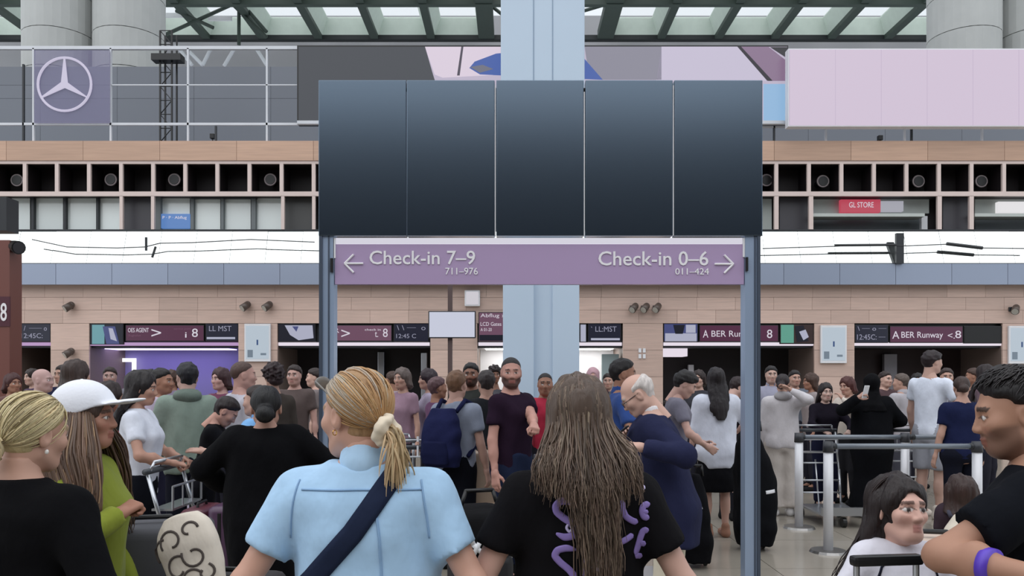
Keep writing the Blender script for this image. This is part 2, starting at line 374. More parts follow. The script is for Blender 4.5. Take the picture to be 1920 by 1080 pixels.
# spotlights on the wood band
sp_bracket = MB().box(-.05, .05, -.03, .01, -.05, .05, .01).cyl((0, -.02, 0), (0, -.14, -.01), .018).mesh('bracket', m_dk)
sp_head = MB().cyl((.06, -.10, .03), (-.03, -.20, -.07), .075, .085, 14).ball((.06, -.10, .03), (.075, .075, .075)).mesh('lamp_head', paint('lamp_bronze', (84, 72, 66), .4), True)
sp_lens = MB().cyl((-.03, -.20, -.07), (-.035, -.205, -.075), .07, .07, 14).mesh('lens', M('lamp_lens', (180, 178, 170), .2))
for px, py, t in ((133, 575, 'alone on the wood band at the left'), (462, 574, 'left one of the pair above the left poster'), (503, 574, 'right one of the pair above the left poster'), (1185, 577, 'left one of the three above the runway pillar'), (1206, 577, 'middle one of the three above the runway pillar'), (1228, 577, 'right one of the three above the runway pillar'), (1895, 580, 'alone on the wood band at the far right'), (133, 661, 'low on the pillar at the left')):
    r = empty('spotlight', at(px, py, D-.005), label='small bronze wall spotlight, %s' % t, cat='spotlight', group='spotlights on the wood wall')
    for nm, me in (('bracket', sp_bracket), ('lamp_head', sp_head), ('lens', sp_lens)): link(bpy.data.objects.new(nm, me), r)
for py in (657, 668):
    for px in (1200, 1208):
        fbox('wall_socket', px-2.5, px+2.5, py-4, py+4, D-.02, .03, m_white, wb)
# things standing inside the lit units
def counter(px0, px1, y, m, label):
    r = empty('service_counter', ((xed(px0, y)+xed(px1, y))/2, y, 0), label=label, cat='counter'); w_ = (px1-px0)/F*y/2
    box('front_panel', -w_, w_, -.03, 0, 0, 1.04, m, r); box('worktop', -w_-.05, w_+.05, -.12, .5, 1.04, 1.1, m_white, r); box('plinth', -w_, w_, .03, .55, 0, .1, m_dk, r)
counter(185, 430, 18.85, paint('counter_grey', (120, 112, 130)), 'grey service counter in the purple-lit unit')
counter(540, 790, 18.85, paint('counter_brown', (92, 80, 76)), 'brown service counter in the dark unit behind the blond woman')
counter(1255, 1510, 18.85, paint('counter_dark', (70, 70, 74)), 'dark service counter under the middle runway sign')
counter(1620, 1860, 18.85, paint('counter_maroon', (82, 58, 56)), 'maroon service counter under the far right runway sign')
a = at(205, 658, 19.6)
box('lit_door_frame', a.x, a.x+.62, 19.6, 19.65, 2.05, 2.14, m_lit, label='white lit door frame outline in the purple-lit unit', cat='door frame')
box('frame_jamb', a.x+.55, a.x+.64, 19.6, 19.65, 0, 2.14, m_lit, [o for o in bpy.data.objects if o.name == 'lit_door_frame'][0])
def pilaster(px0, px1, top, y, m, label):
    r = empty('info_totem', (xed((px0+px1)/2, y), y, 0), label=label, cat='totem'); w_ = (px1-px0)/F*y/2
    box('panel', -w_, w_, -.06, .06, 0, zed(top, y), m, r, .01); box('foot', -w_-.08, w_+.08, -.18, .18, 0, .04, m_dk, r)
pilaster(1656, 1680, 664, 19.60, paint('totem_grey', (150, 148, 156)), 'tall pale grey totem in the dark unit under the far right sign')
pilaster(1487, 1506, 662, 19.60, paint('totem_green', (136, 164, 156)), 'tall pale green totem under the green advert screen')
pilaster(709, 721, 660, 19.60, m_steel, 'slim steel totem in the dark unit behind the blond woman')
pilaster(790, 801, 662, 18.45, m_steel, 'slim steel totem beside the pillar with the hanging monitor')
pilaster(1290, 1300, 684, 19.60, m_white, 'small white totem beside the lit unit edge')
pilaster(1128, 1160, 664, 18.45, paint('gate_glass_dark', (150, 166, 168)), 'glazed gate panel in the white-lit unit')
fbox('ceiling_device', 1088, 1099, 646, 655, 19.5, .2, m_black, label='small black device under the ceiling of the white-lit unit', cat='device')
box('glowing_bulkhead', xed(1243), xed(1300), D+.6, D+1.2, zed(668, D+.6), zed(648, D+.6), m_strip, wb)  # glow in its material stands in for the bright white interior here

# ---------------------------------------------------------------- gallery above: railing, grey wall, columns, mast, roof
gal = box('gallery_floor', xed(X0), xed(X1), D-.02, 34, zed(265)-.25, zed(265)-.02, m_grey, kind='structure')
GZ = zed(265)-.02
RD = 18.1
rl = empty('gallery_railing', (0, RD, GZ), label='pale metal railing frame along the gallery over the wood wall', cat='railing')
def rbox(nm, px0, px1, py0, py1, m, dep=.05):
    a = at(px0, py1, RD); b = at(px1, py0, RD); return box(nm, a.x, b.x, 0, dep, a.z-GZ, b.z-GZ, m, rl)
rbox('top_rail', -420, 600, 86, 92, m_rail, .08); rbox('lower_rail', -420, 600, 230, 234.5, m_rail)
rbox('middle_rail', 208, 557, 158, 160, m_rail, .03)
for px in (-230, -84, 62, 207, 352, 500): rbox('post', px-1.6, px+1.6, 90, 266, m_rail)
for px in (1549, 1697, 1842, 1990, 2140): rbox('post', px-1.8, px+1.8, 230, 266, m_rail)
rbox('lower_rail', 1426, 2340, 236, 239, m_rail)
for px in (43, 404, 1452, 1710): rbox('dark_post', px-1.6, px+1.6, 236 if px > 100 else 120, 266, m_dk)
# emblem banner: a three-pointed star in a ring on a pale see-through panel
eb = fbox('emblem_banner', 64, 206, 94, 231, RD-.05, .015, M('sheer_violet_panel', (126, 122, 156), .4, alpha=.45), label='sheer violet banner with a pale three-pointed star in a ring', cat='banner')
c = at(121, 158, RD-.07); R_ = 52/F*RD
m_star = E('pale_star', (214, 208, 232), .8)
MB().torus((c.x, RD-.07, c.z), R_*.955, .028, 'Y', 48, 8).build('ring', m_star, eb, True)
mb = MB()
for k in range(3):
    a = math.pi/2+k*2*math.pi/3
    tip = (c.x+math.cos(a)*R_*.93, c.z+math.sin(a)*R_*.93)
    l = (c.x+math.cos(a+math.pi/3)*R_*.13, c.z+math.sin(a+math.pi/3)*R_*.13); r = (c.x+math.cos(a-math.pi/3)*R_*.13, c.z+math.sin(a-math.pi/3)*R_*.13)
    w_ = .012; px_, pz_ = -math.sin(a)*w_, math.cos(a)*w_
    mb.prism([(c.x, c.z), r, (tip[0]-px_, tip[1]-pz_), (tip[0]+px_, tip[1]+pz_), l], RD-.09, RD-.055)
mb.build('star', m_star, eb)
# LED boards
led = fbox('led_board', 557, 1478, 85, 232, RD-.1, .2, m_black, label='wide video board showing violet car shapes behind the hanging display panels', cat='video board')
fbox('bottom_trim', 557, 1478, 226, 232, RD-.14, .1, m_rail, led)
def lpoly(nm, pts, m, j):
    y = RD-.1; MB().prism([(at(a, b, y).x, at(a, b, y).z) for a, b in pts], y-.006-.003*j, y-.001).build(nm, m, led)
lpoly('picture', q(560, 88, 1476, 228), E('led_charcoal', (58, 62, 70), .8), 0)
lpoly('picture', [(797, 88), (1476, 88), (1476, 228), (840, 228), (812, 140)], E('led_lilac', (196, 186, 208), .85), 1)
lpoly('picture', [(797, 88), (945, 88), (945, 140), (830, 146), (815, 140)], E('led_pink', (222, 208, 224), .9), 2)
lpoly('picture', [(865, 88), (869, 88), (862, 142), (857, 142)], E('led_line', (84, 76, 96), .6), 3)
lpoly('picture', [(880, 128), (890, 116), (930, 101), (960, 98), (1090, 104), (1130, 150), (900, 140)], E('led_blue', (64, 96, 176), .8), 3)
lpoly('picture', [(882, 126), (905, 122), (925, 130), (900, 137)], E('led_grey', (120, 122, 140), .7), 4)
lpoly('picture', [(1096, 88), (1240, 88), (1240, 150), (1130, 150), (1100, 115)], E('led_mist', (146, 144, 160), .8), 4)
lpoly('picture', [(1240, 88), (1384, 88), (1440, 152), (1230, 152)], E('led_pale', (206, 198, 220), .85), 4)
lpoly('picture', [(1388, 88), (1440, 88), (1476, 116), (1476, 152), (1446, 152)], E('led_plum', (150, 124, 154), .75), 4)
lpoly('picture', [(1382, 88), (1389, 88), (1448, 152), (1438, 152)], E('led_stroke', (44, 34, 52), .5), 5)
lpoly('picture', [(1444, 89), (1476, 89), (1476, 110)], E('led_corner', (52, 50, 58), .5), 5)
lpoly('picture', q(1431, 158, 1474, 228), E('led_sky', (150, 190, 228), .85), 5)
led2 = fbox('led_board', 1478, 2340, 91, 237, RD-.45, .2, m_white, label='long plain pink glowing video board at the upper right', cat='video board')
fbox('display', 1480, 2338, 93, 235, RD-.456, .03, E('led_plain_pink', (218, 202, 222), .86), led2)
for k_, px in enumerate(range(1480, 2338, 86)):
    fbox('module_joint', px, px+.8, 93, 235, RD-.459, .02, E('led_joint', (206, 190, 214), .8), led2)
# grey wall behind the gallery, in panel courses
GD = 24.0
wg = box('wall_upper', at(-500, 0, GD).x, at(2420, 0, GD).x, GD+.05, GD+.3, GZ, at(0, 124, GD).z, m_dk, kind='structure')
for r, (a, b) in enumerate(((125, 159.5), (160, 184.5), (185, 232), (232.5, 300))):
    x = -500
    while x < 2420:
        fbox('wall_panel', x, x+143.5, a, b, GD, .06, m_grey, wg); x += 144
for px, py in ((397, 255), (1652, 258)):
    fbox('gallery_camera', px-4, px+4, py-5, py+4, 20.5, .12, m_black, None, .01, label='small black box camera on the gallery, %s' % ('left of the display panels' if px < 900 else 'under the pink video board'), cat='camera')
    cz = at(px, py+4, 20.5); MB().cyl((cz.x, 20.56, cz.z+.01), (cz.x, 20.56, GZ), .015).build('stand', m_black, bpy.context.scene.collection.objects[-1])
# twin concrete columns made of stacked drums
CD = 28.0
drum_r = 62.5/F*CD
bmd = MB(); bmd.cyl((0, 0, .012), (0, 0, 1.30), drum_r, n=28); drum = bmd.mesh('drum', m_conc, False)
for px, t in ((112, 'outer one of the left pair'), (243, 'inner one of the left pair'), (1807, 'inner one of the right pair'), (1938, 'outer one of the right pair')):
    r = empty('concrete_column', (at(px, 0, CD).x, CD, GZ), label='round pale concrete column rising to the roof, %s' % t, cat='column', group='twin roof columns')
    for k in range(11):
        o = bpy.data.objects.new('drum', drum); o.location = (0, 0, k*1.312); o.rotation_euler = (0, 0, .11*k); link(o, r)
# black lattice mast
MD = 22.0
ms = empty('lattice_mast', (at(316, 0, MD).x, MD, GZ), label='black lattice mast standing on the gallery right of the left columns', cat='mast')
mz = at(0, 62, MD).z-GZ; hw = .16
for sx in (-1, 1):
    for sy in (-1, 1): box('chord', sx*hw-.02, sx*hw+.02, sy*hw-.02, sy*hw+.02, 0, mz, m_black, ms)
n = 11
for k in range(n):
    z0 = mz*k/n; z1 = mz*(k+1)/n; s_ = 1 if k % 2 else -1
    MB().cyl((-hw*s_, -hw, z0), (hw*s_, -hw, z1), .013, n=6).build('brace', m_black, ms); MB().cyl((-hw, -hw, z1), (hw, -hw, z1), .013, n=6).build('brace', m_black, ms)
box('mast_lamp', -.35, .45, -.3, 0, at(0, 120, MD).z-GZ, at(0, 108, MD).z-GZ, m_black, ms)
# roof
RZ = 20.0; h_ = RZ-CAMZ; d1 = h_*F/(HOR-66); d2 = h_*F/(HOR-4)
rf = box('ceiling', -34, 34, d1+1.0, d1+1.2, GZ+5, RZ+1.5, M('roof_end_wall', (158, 158, 162), .8), kind='structure')
box('eave_beam', -34, 34, d1, d1+.35, RZ-.22, RZ+.02, M('roof_beam_dark', (26, 32, 34), .6), rf)
box('cross_beam', -34, 34, d2-.3, d2, RZ-.25, RZ+.35, m_roofst, rf)
box('cross_beam', -34, 34, d2-4.1, d2-3.8, RZ-.25, RZ+.35, m_roofst, rf)
ribs = [xed(px, d1) for px in (281, 387, 492, 597, 702, 808, 912, 1135, 1240, 1347, 1453, 1559, 1665, 1771, 1877, 1983, 70, 176, -36, 2090)]
ribs.sort(); rib_me = None
for x in ribs:
    wd = .2 if min(abs(x-xed(912, d1)), abs(x-xed(1135, d1))) > .1 else .42
    box('rib', x-wd, x+wd, d2-3.9, d1, RZ-.2, RZ+.25, m_roofst, rf)
def coffer(xa, xb, ya, yb):
    z0, z1 = RZ+.02, RZ+.80; t = .06; i = .34
    for (p, q_) in (((xa, ya), (xb, ya)), ((xb, ya), (xb, yb)), ((xb, yb), (xa, yb)), ((xa, yb), (xa, ya))):
        cx, cy = (xa+xb)/2, (ya+yb)/2
        ins = lambda pt: (pt[0]+math.copysign(min(i, abs(cx-pt[0])), cx-pt[0]), pt[1]+math.copysign(min(i*.7, abs(cy-pt[1])), cy-pt[1]))
        mb = MB(); P_ = [(*p, z0), (*q_, z0), (*ins(q_), z1), (*ins(p), z1)]
        v = [mb.bm.verts.new(k_) for k_ in P_]; v2 = [mb.bm.verts.new((k_[0], k_[1], k_[2]+t)) for k_ in P_]
        mb.bm.faces.new(v); mb.bm.faces.new(v2[::-1])
        for a in range(4): mb.bm.faces.new((v[a], v2[a], v2[(a+1) % 4], v[(a+1) % 4]))
        mb.build('coffer_side', m_coffer, rf)
    box('skylight_pane', xa+i, xb-i, ya+i*.7, yb-i*.7, z1, z1+.03, m_pane, rf)
for a, b in zip(ribs[:-1], ribs[1:]):
    if b-a > 4.5 or b < xed(470, d1) and a > xed(300, d1): continue
    coffer(a+.2, b-.2, d2, d1); coffer(a+.2, b-.2, d2-3.8, d2-.3)
# slanting struts of the open truss bay at the left
for (a, b, c_, d_) in ((308, 66, 436, 8), (448, 6, 448, 84), (436, 8, 500, 70), (330, 20, 400, 52), (455, 8, 500, 60), (1096, 20, 1150, 4), (915, 6, 945, 30), (330, 84, 360, 122), (440, 90, 420, 124), (480, 90, 500, 122), (200, 92, 255, 122), (395, 92, 380, 122), (380, 122, 350, 92)):
    MB().cyl(at(a, b, d2+1), at(c_, d_, d2+1), .09, n=8).build('strut', m_roofst if b < 80 else m_rail, rf)
for a, b, c_, d_ in ((308, 0, 420, 0), (308, 24, 345, 24), (390, 30, 434, 30)):
    fbox('roof_light', a, c_, b, b+8, d2+1.4, .1, m_white, rf)
# ================================================================ central column and display sign
PD = 12.0
mcol = M('blue_white_column_paint', (188, 206, 224), .4, noise=(1, .02, (1, 1, 1)))
cc = empty('cruciform_column', (at(1017, 0, PD).x, PD+.5, 0), label='pale blue steel column with a recessed middle face behind the display sign', cat='column')
u = PD/F
box('left_flange', -74*u, -16*u, -.5, .5, 0, 16, mcol, cc, .015); box('web', -16*u, 19*u, -.40, .40, 0, 16, mcol, cc); box('right_flange', 19*u, 70*u, -.44, .5, 0, 16, mcol, cc, .015)
box('capital', -78*u, 79*u, -.53, .53, 4.9, 16, mcol, cc, .02)
for x0, x1 in ((-17.6, -15.4), (18, 20)): box('groove', x0*u, x1*u, -.535, -.5, 4.9, 16, paint('column_groove', (140, 160, 182)), cc)
SD = 6.07
m_post = M('sign_post_metal', (160, 178, 204), .3, .35)
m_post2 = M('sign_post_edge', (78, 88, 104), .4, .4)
sg = empty('display_sign', (at(1012, 0, SD).x, SD, 0), label='tall free-standing sign with five black display panels over a check-in banner', cat='sign')
x0_ = sg.location.x
def sbox(nm, px0, px1, py0, py1, y, dep, m, parent=sg, bev=0.):
    a = at(px0, py1, y); b = at(px1, py0, y); return box(nm, a.x-x0_, b.x-x0_, y-SD, y-SD+dep, a.z, b.z, m, parent, bev)
for px0, px1 in ((598, 626), (1397, 1426)):
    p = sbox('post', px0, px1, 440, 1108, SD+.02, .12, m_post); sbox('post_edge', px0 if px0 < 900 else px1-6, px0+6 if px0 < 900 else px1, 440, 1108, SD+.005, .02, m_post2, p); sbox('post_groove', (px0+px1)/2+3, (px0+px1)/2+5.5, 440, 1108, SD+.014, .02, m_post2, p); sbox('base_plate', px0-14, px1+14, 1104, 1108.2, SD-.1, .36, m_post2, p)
m_panel = M('black_display_glass', (8, 11, 18), .22, spec=1.0, coat=.6)
for k_, v_ in (('Specular Tint', (.52, .74, 1, 1)), ('Coat Tint', (1, 1, 1, 1)), ('Coat Roughness', .2), ('IOR', 1.8)): m_panel.node_tree.nodes['Principled BSDF'].inputs[k_].default_value = v_
for k, (a, b) in enumerate(((597, 761.5), (762.5, 927.5), (930.5, 1094.5), (1097.5, 1261.5), (1264.5, 1430))):
    p = sbox('display_panel', a, b, 150, 442, SD, .10, m_panel, bev=.006)
    if k < 4: sbox('edge_trim', b+.2, b+2.0, 160 if k % 2 else 172, 441, SD+.004, .06, m_white if k else m_post2, p)
sbox('rear_frame', 600, 1427, 165, 430, SD+.11, .06, m_dk)
bn = sbox('banner', 628, 1395, 458, 533, SD+.03, .05, M('mauve_banner', (176, 154, 190), .3, spec=.6))
sbox('banner_top_light', 627, 1396, 446, 457, SD+.035, .04, E('banner_glow', (226, 224, 236), .85), bn)
sbox('banner_edge', 625, 629, 446, 484, SD+.02, .06, m_white, bn); sbox('banner_edge', 1393, 1396.5, 446, 482, SD+.02, .06, m_white, bn)
sbox('hinge', 619, 624, 484, 510, SD-.002, .03, m_black, bn); sbox('hinge', 1399, 1403, 482, 508, SD-.002, .03, m_black, bn)
def stext(t, px0, px1, py0, py1, bold=0.):
    for o in ftext(t, px0, px1, py0, py1, SD+.028, m_print, bn, bold=bold): o.location = (-x0_, -SD, 0)
stext('Check-in 7–9', 693, 891, 470, 496, .008); stext('Check-in 0–6', 1122, 1328, 471, 498, .008)
stext('711–976', 835, 896, 502, 515, .006); stext('011–424', 1266, 1329, 503, 515, .006)
def arrow(px, py, sgn):
    mb = MB(); y = SD+.024
    mb.cyl(at(px-18*sgn, py, y), at(px+17*sgn, py, y), .008, n=8)
    for s_ in (-1, 1): mb.cyl(at(px-18*sgn, py, y), at(px-1*sgn, py+17*s_, y), .008, n=8)
    o = mb.build('arrow', m_print, bn); o.location = (-x0_, -SD, 0)
arrow(664, 494, 1); arrow(1357, 495, -1)

# row marker at the left edge with its lamp
KD = 10.0
rm = empty('row_marker', (at(-30, 0, KD).x, KD, 0), label='brown check-in row marker column with a white 8 at the left edge', cat='sign')
mx = rm.location.x
def kbox(nm, px0, px1, py0, py1, y, dep, m, parent=rm):
    a = at(px0, py1, y); b = at(px1, py0, y); return box(nm, a.x-mx, b.x-mx, y-KD, y-KD+dep, a.z, b.z, m, parent)
kbox('panel', -80, 18, 450, 953, KD, .25, M('marker_brown', (112, 66, 58), .45))
kbox('number_plate', -80, 18, 556, 612, KD-.01, .02, M('marker_plum', (76, 30, 44), .45))
kbox('head_box', -80, 12, 369, 432, KD, .25, m_dk); kbox('stem', -40, -20, 432, 450, KD+.05, .1, m_dk)
for o in ftext('8', 1, 13, 568, 602, KD-.012, m_print, rm, bold=.01): o.location = (-mx, -KD, 0)
lp = empty('row_marker_lamp', at(30, 463, KD+.06), label='black spotlight sticking out from the row marker at the left', cat='spotlight')
MB().cyl((-.10, 0, -.005), (-.03, 0, 0), .03).build('arm', m_black, lp); MB().cyl((-.04, .02, .01), (.07, -.06, -.02), .075, .085, 14).build('lamp_head', m_black, lp)
MB().cyl((.07, -.06, -.02), (.078, -.065, -.023), .07, .07, 14).build('lens', M('dark_lens', (60, 60, 66), .2), lp)
# hanging monitor pole in front of the pillar
HD = 13.5
hp = empty('monitor_pole', (at(844, 0, HD).x, HD, 0), label='brown pole carrying a blank white monitor beside the blue column', cat='monitor')
hx = hp.location.x
def hbox(nm, px0, px1, py0, py1, y, dep, m, parent=hp, bev=0.):
    a = at(px0, py1, y); b = at(px1, py0, y); return box(nm, a.x-hx, b.x-hx, y-HD, y-HD+dep, a.z, b.z, m, parent, bev)
hbox('pole', 839.5, 848, 500, 890, HD+.02, .07, M('pole_brown', (92, 74, 72), .5)); hbox('foot', 822, 866, 886, 890, HD-.15, .4, m_dk)
mo = hbox('monitor', 803, 892, 583, 634, HD-.06, .07, m_dk, bev=.01); hbox('display', 805, 890, 585, 632, HD-.064, .02, E('blank_monitor', (214, 218, 236), .82), mo)
sm = fbox('info_box', 871, 900, 544, 574, D-.1, .105, m_white, None, .02, label='small white square box lamp above the departures board', cat='lamp')
fbox('lamp_face', 874, 897, 547, 571, D-.11, .02, E('box_lamp_face', (222, 218, 226), .8), sm)
# ================================================================ implicit-surface modelling for bodies, clothes and hair
class Fld:
    def __init__(s, lo, hi, h):
        s.h = h; s.lo = np.array(lo, float)-2.5*h
        n = np.ceil((np.array(hi)+2.5*h-s.lo)/h).astype(int)+1
        s.ax = [s.lo[i]+h*np.arange(n[i]) for i in range(3)]
        s.F = np.full(n, 1.0, np.float32)
    def blk(s, lo, hi):
        sl = []; c = []
        for i in range(3):
            a = int(np.clip(np.floor((lo[i]-s.lo[i])/s.h), 0, len(s.ax[i])-1)); b = int(np.clip(np.ceil((hi[i]-s.lo[i])/s.h)+1, a+1, len(s.ax[i])))
            sl.append(slice(a, b)); sh = [1, 1, 1]; sh[i] = -1; c.append(s.ax[i][a:b].astype(np.float32).reshape(sh))
        return tuple(sl), c
    def put(s, sl, d, k, op):
        f = s.F[sl]
        if op == 'u':
            hh = np.maximum(k-np.abs(f-d), 0)/k if k > 0 else 0; s.F[sl] = np.minimum(f, d)-hh*hh*k*.25
        else:
            d = -d; hh = np.maximum(k-np.abs(f-d), 0)/k if k > 0 else 0; s.F[sl] = np.maximum(f, d)+hh*hh*k*.25
    def cap(s, a, b, ra, rb=None, k=.02, flat=False, op='u', sq=None):
        rb = ra if rb is None else rb; a = np.array(a, float); b = np.array(b, float); R = max(ra, rb)+k+2*s.h+.005
        sl, (X, Y, Z) = s.blk(np.minimum(a, b)-R, np.maximum(a, b)+R)
        v = b-a; L2 = float(v@v)+1e-12; x, y, z = X-a[0], Y-a[1], Z-a[2]
        tt = (x*v[0]+y*v[1]+z*v[2])/L2; t = np.clip(tt, 0, 1)
        d = np.sqrt((x-t*v[0])**2+(y-t*v[1])**2+(z-t*v[2])**2)-(ra+(rb-ra)*t)
        if flat: d = np.maximum(d, (tt-1)*math.sqrt(L2))
        s.put(sl, d, k, op); return s
    def ell(s, c, r, k=.02, op='u', R=None):
        c = np.array(c, float); r = np.array(r, float); m = float(r.max())+k+2*s.h+.005
        sl, (X, Y, Z) = s.blk(c-m, c+m); x, y, z = X-c[0], Y-c[1], Z-c[2]
        if R is not None:
            x, y, z = (R[0][0]*x+R[1][0]*y+R[2][0]*z), (R[0][1]*x+R[1][1]*y+R[2][1]*z), (R[0][2]*x+R[1][2]*y+R[2][2]*z)
        k0 = np.sqrt((x/r[0])**2+(y/r[1])**2+(z/r[2])**2); k1 = np.sqrt((x/r[0]**2)**2+(y/r[1]**2)**2+(z/r[2]**2)**2)
        s.put(sl, k0*(k0-1)/(k1+1e-9), k, op); return s
    def loft(s, rows, k=.02, op='u', n=2.3, sm=3):
        """rows (z, xc, yc, half width, half depth), z rising"""
        r = np.array(rows, float); zz = np.linspace(r[0, 0], r[-1, 0], 60); c = [np.interp(zz, r[:, 0], r[:, i]) for i in range(1, 5)]
        for _ in range(sm): c = [np.concatenate(([q[0]], (q[:-2]+2*q[1:-1]+q[2:])/4, [q[-1]])) for q in c]
        mx = max(np.abs(c[0]).max()+c[2].max(), np.abs(c[1]).max()+c[3].max())+k+.01
        sl, (X, Y, Z) = s.blk((-mx, -mx, zz[0]-k-2*s.h), (mx, mx, zz[-1]+k+2*s.h))
        xc, yc, w_, d_ = [np.interp(Z.ravel(), zz, q).astype(np.float32).reshape(1, 1, -1) for q in c]
        d = ((np.abs((X-xc)/w_)**n+np.abs((Y-yc)/d_)**n)**(1/n)-1)*np.minimum(w_, d_)
        d = np.maximum(d, np.maximum(zz[0]-Z, Z-zz[-1])); s.put(sl, d, k, op); return s
    def plane(s, p, n_):
        """keep the side the normal points to"""
        X, Y, Z = [s.ax[i].astype(np.float32).reshape([-1 if j == i else 1 for j in range(3)]) for i in range(3)]
        s.F = np.maximum(s.F, -((X-p[0])*n_[0]+(Y-p[1])*n_[1]+(Z-p[2])*n_[2])); return s
    def noise(s, amp, freq, seed=0, st=(1, 1, 1), n=5):
        rg = np.random.RandomState(seed); I = np.nonzero(np.abs(s.F) < .05)
        X, Y, Z = [s.ax[i].astype(np.float32)[I[i]]*st[i] for i in range(3)]; acc = np.zeros(len(X), np.float32)
        for _ in range(n):
            v = rg.normal(size=3); v /= np.linalg.norm(v); f = freq*rg.uniform(.6, 1.6); acc += np.sin((X*v[0]+Y*v[1]+Z*v[2])*np.float32(f)+np.float32(rg.uniform(0, 6.3)))
        s.F[I] += acc*np.float32(amp/n**.5); return s
    def scalp(s, T, front=.066, ny=-.50, nz=.87, back=-.068, w_=.03, side=.02, base=-.002):
        """hair that thins out towards the hairline, clear of the face and ears"""
        X, Y, Z = [s.ax[i].astype(np.float32).reshape([-1 if j == i else 1 for j in range(3)]) for i in range(3)]
        x, y, z = (X-CC[0])/CR[0], (Y-CC[1])/CR[1], (Z-CC[2])/CR[2]; k0 = np.sqrt(x*x+y*y+z*z)
        k1 = np.sqrt((x/CR[0])**2+(y/CR[1])**2+(z/CR[2])**2); d = k0*(k0-1)/(k1+1e-6)
        zz = np.minimum(Z-CC[2], 0)                      # the skull keeps its width down to the nape
        y2 = (Y-CC[1])/(CR[1]-.006); d2 = (np.sqrt(x*x+y2*y2)-1)*CR[0]; d = np.where(Z < CC[2], np.minimum(d, d2-zz*.28), d)
        g1 = (Y-.088)*ny+(Z-front)*nz; g2 = np.minimum(np.minimum(side-Y, Z-back), np.hypot(Y+.008, Z+.004)-.034)
        g = np.maximum(g1, g2); t = np.clip(g/w_, -1, 1); t = np.where(t > 0, t*(2-t), t)
        s.F = np.minimum(s.F, (d-base-T*t)).astype(np.float32); return s
    def nets(s):
        f = s.F; f[0] = f[-1] = np.abs(f[0])+.01; f[:, 0] = f[:, -1] = .5; f[:, :, 0] = f[:, :, -1] = .5; f[0] = f[-1] = .5
        sg_ = f < 0; n = np.array(f.shape)
        cs_ = [sg_[i:n[0]-1+i, j:n[1]-1+j, k:n[2]-1+k] for i in (0, 1) for j in (0, 1) for k in (0, 1)]
        cnt = sum(q.astype(np.int8) for q in cs_); I, J, K = np.nonzero((cnt > 0) & (cnt < 8))
        if len(I) == 0: return np.zeros((0, 3)), np.zeros((0, 4), int)
        off = [(i, j, k) for i in (0, 1) for j in (0, 1) for k in (0, 1)]
        v = [f[I+o[0], J+o[1], K+o[2]] for o in off]; pos = np.zeros((len(I), 3)); num = np.zeros(len(I))
        for a in range(8):
            for b in range(a+1, 8):
                df = [off[b][i]-off[a][i] for i in range(3)]
                if sum(map(abs, df)) != 1: continue
                m = (v[a] < 0) != (v[b] < 0); t = np.where(m, v[a]/np.where(m, v[a]-v[b], 1), 0)
                for i in range(3): pos[:, i] += np.where(m, off[a][i]+df[i]*t, 0)
                num += m
        pos = pos/num[:, None]+np.stack((I, J, K), 1); vid = np.full(n-1, -1, np.int32); vid[I, J, K] = np.arange(len(I))
        Q = []
        for ax in range(3):
            b, c = (ax+1) % 3, (ax+2) % 3
            sa = [slice(None)]*3; sb = [slice(None)]*3; sa[ax] = slice(0, -1); sb[ax] = slice(1, None)
            d = sg_[tuple(sa)] != sg_[tuple(sb)]; idx = np.array(np.nonzero(d)).T
            idx = idx[(idx[:, b] > 0) & (idx[:, c] > 0) & (idx[:, b] < n[b]-1) & (idx[:, c] < n[c]-1)]
            ins = sg_[idx[:, 0], idx[:, 1], idx[:, 2]]
            def g(db, dc):
                q = idx.copy(); q[:, b] -= db; q[:, c] -= dc; return vid[q[:, 0], q[:, 1], q[:, 2]]
            qd = np.stack((g(1, 1), g(0, 1), g(0, 0), g(1, 0)), 1); qd[~ins] = qd[~ins][:, ::-1]; Q.append(qd)
        Q = np.concatenate(Q); Q = Q[(Q >= 0).all(1)]
        return s.lo+pos*s.h, Q
def relax(V, Q, it=1):
    n = len(V); src = np.concatenate([Q[:, a] for a in range(4)]*2); dst = np.concatenate([Q[:, (a+k) % 4] for k in (1, 3) for a in range(4)])
    num = np.maximum(np.bincount(src, minlength=n), 1)
    for _ in range(it):
        V = V*.5+.5*np.stack([np.bincount(src, V[dst, i], n) for i in range(3)], 1)/num[:, None]
    return V
def npmesh(name, V, Q, m, col=None):
    me = bpy.data.meshes.new(name); V = np.asarray(V, np.float32); Q = np.asarray(Q, np.int32); k = Q.shape[1]
    me.vertices.add(len(V)); me.vertices.foreach_set('co', V.ravel()); me.loops.add(Q.size); me.loops.foreach_set('vertex_index', Q.ravel())
    me.polygons.add(len(Q)); me.polygons.foreach_set('loop_start', np.arange(0, Q.size, k, dtype=np.int32)); me.polygons.foreach_set('use_smooth', np.ones(len(Q), bool))
    me.update(); me.materials.append(m)
    if col is not None:
        at_ = me.color_attributes.new('Col', 'FLOAT_COLOR', 'POINT'); c4 = np.ones((len(V), 4), np.float32); c4[:, :3] = col; at_.data.foreach_set('color', c4.ravel())
    return me
def obj(name, me, parent, **k): return link(bpy.data.objects.new(name, me), parent, **k)
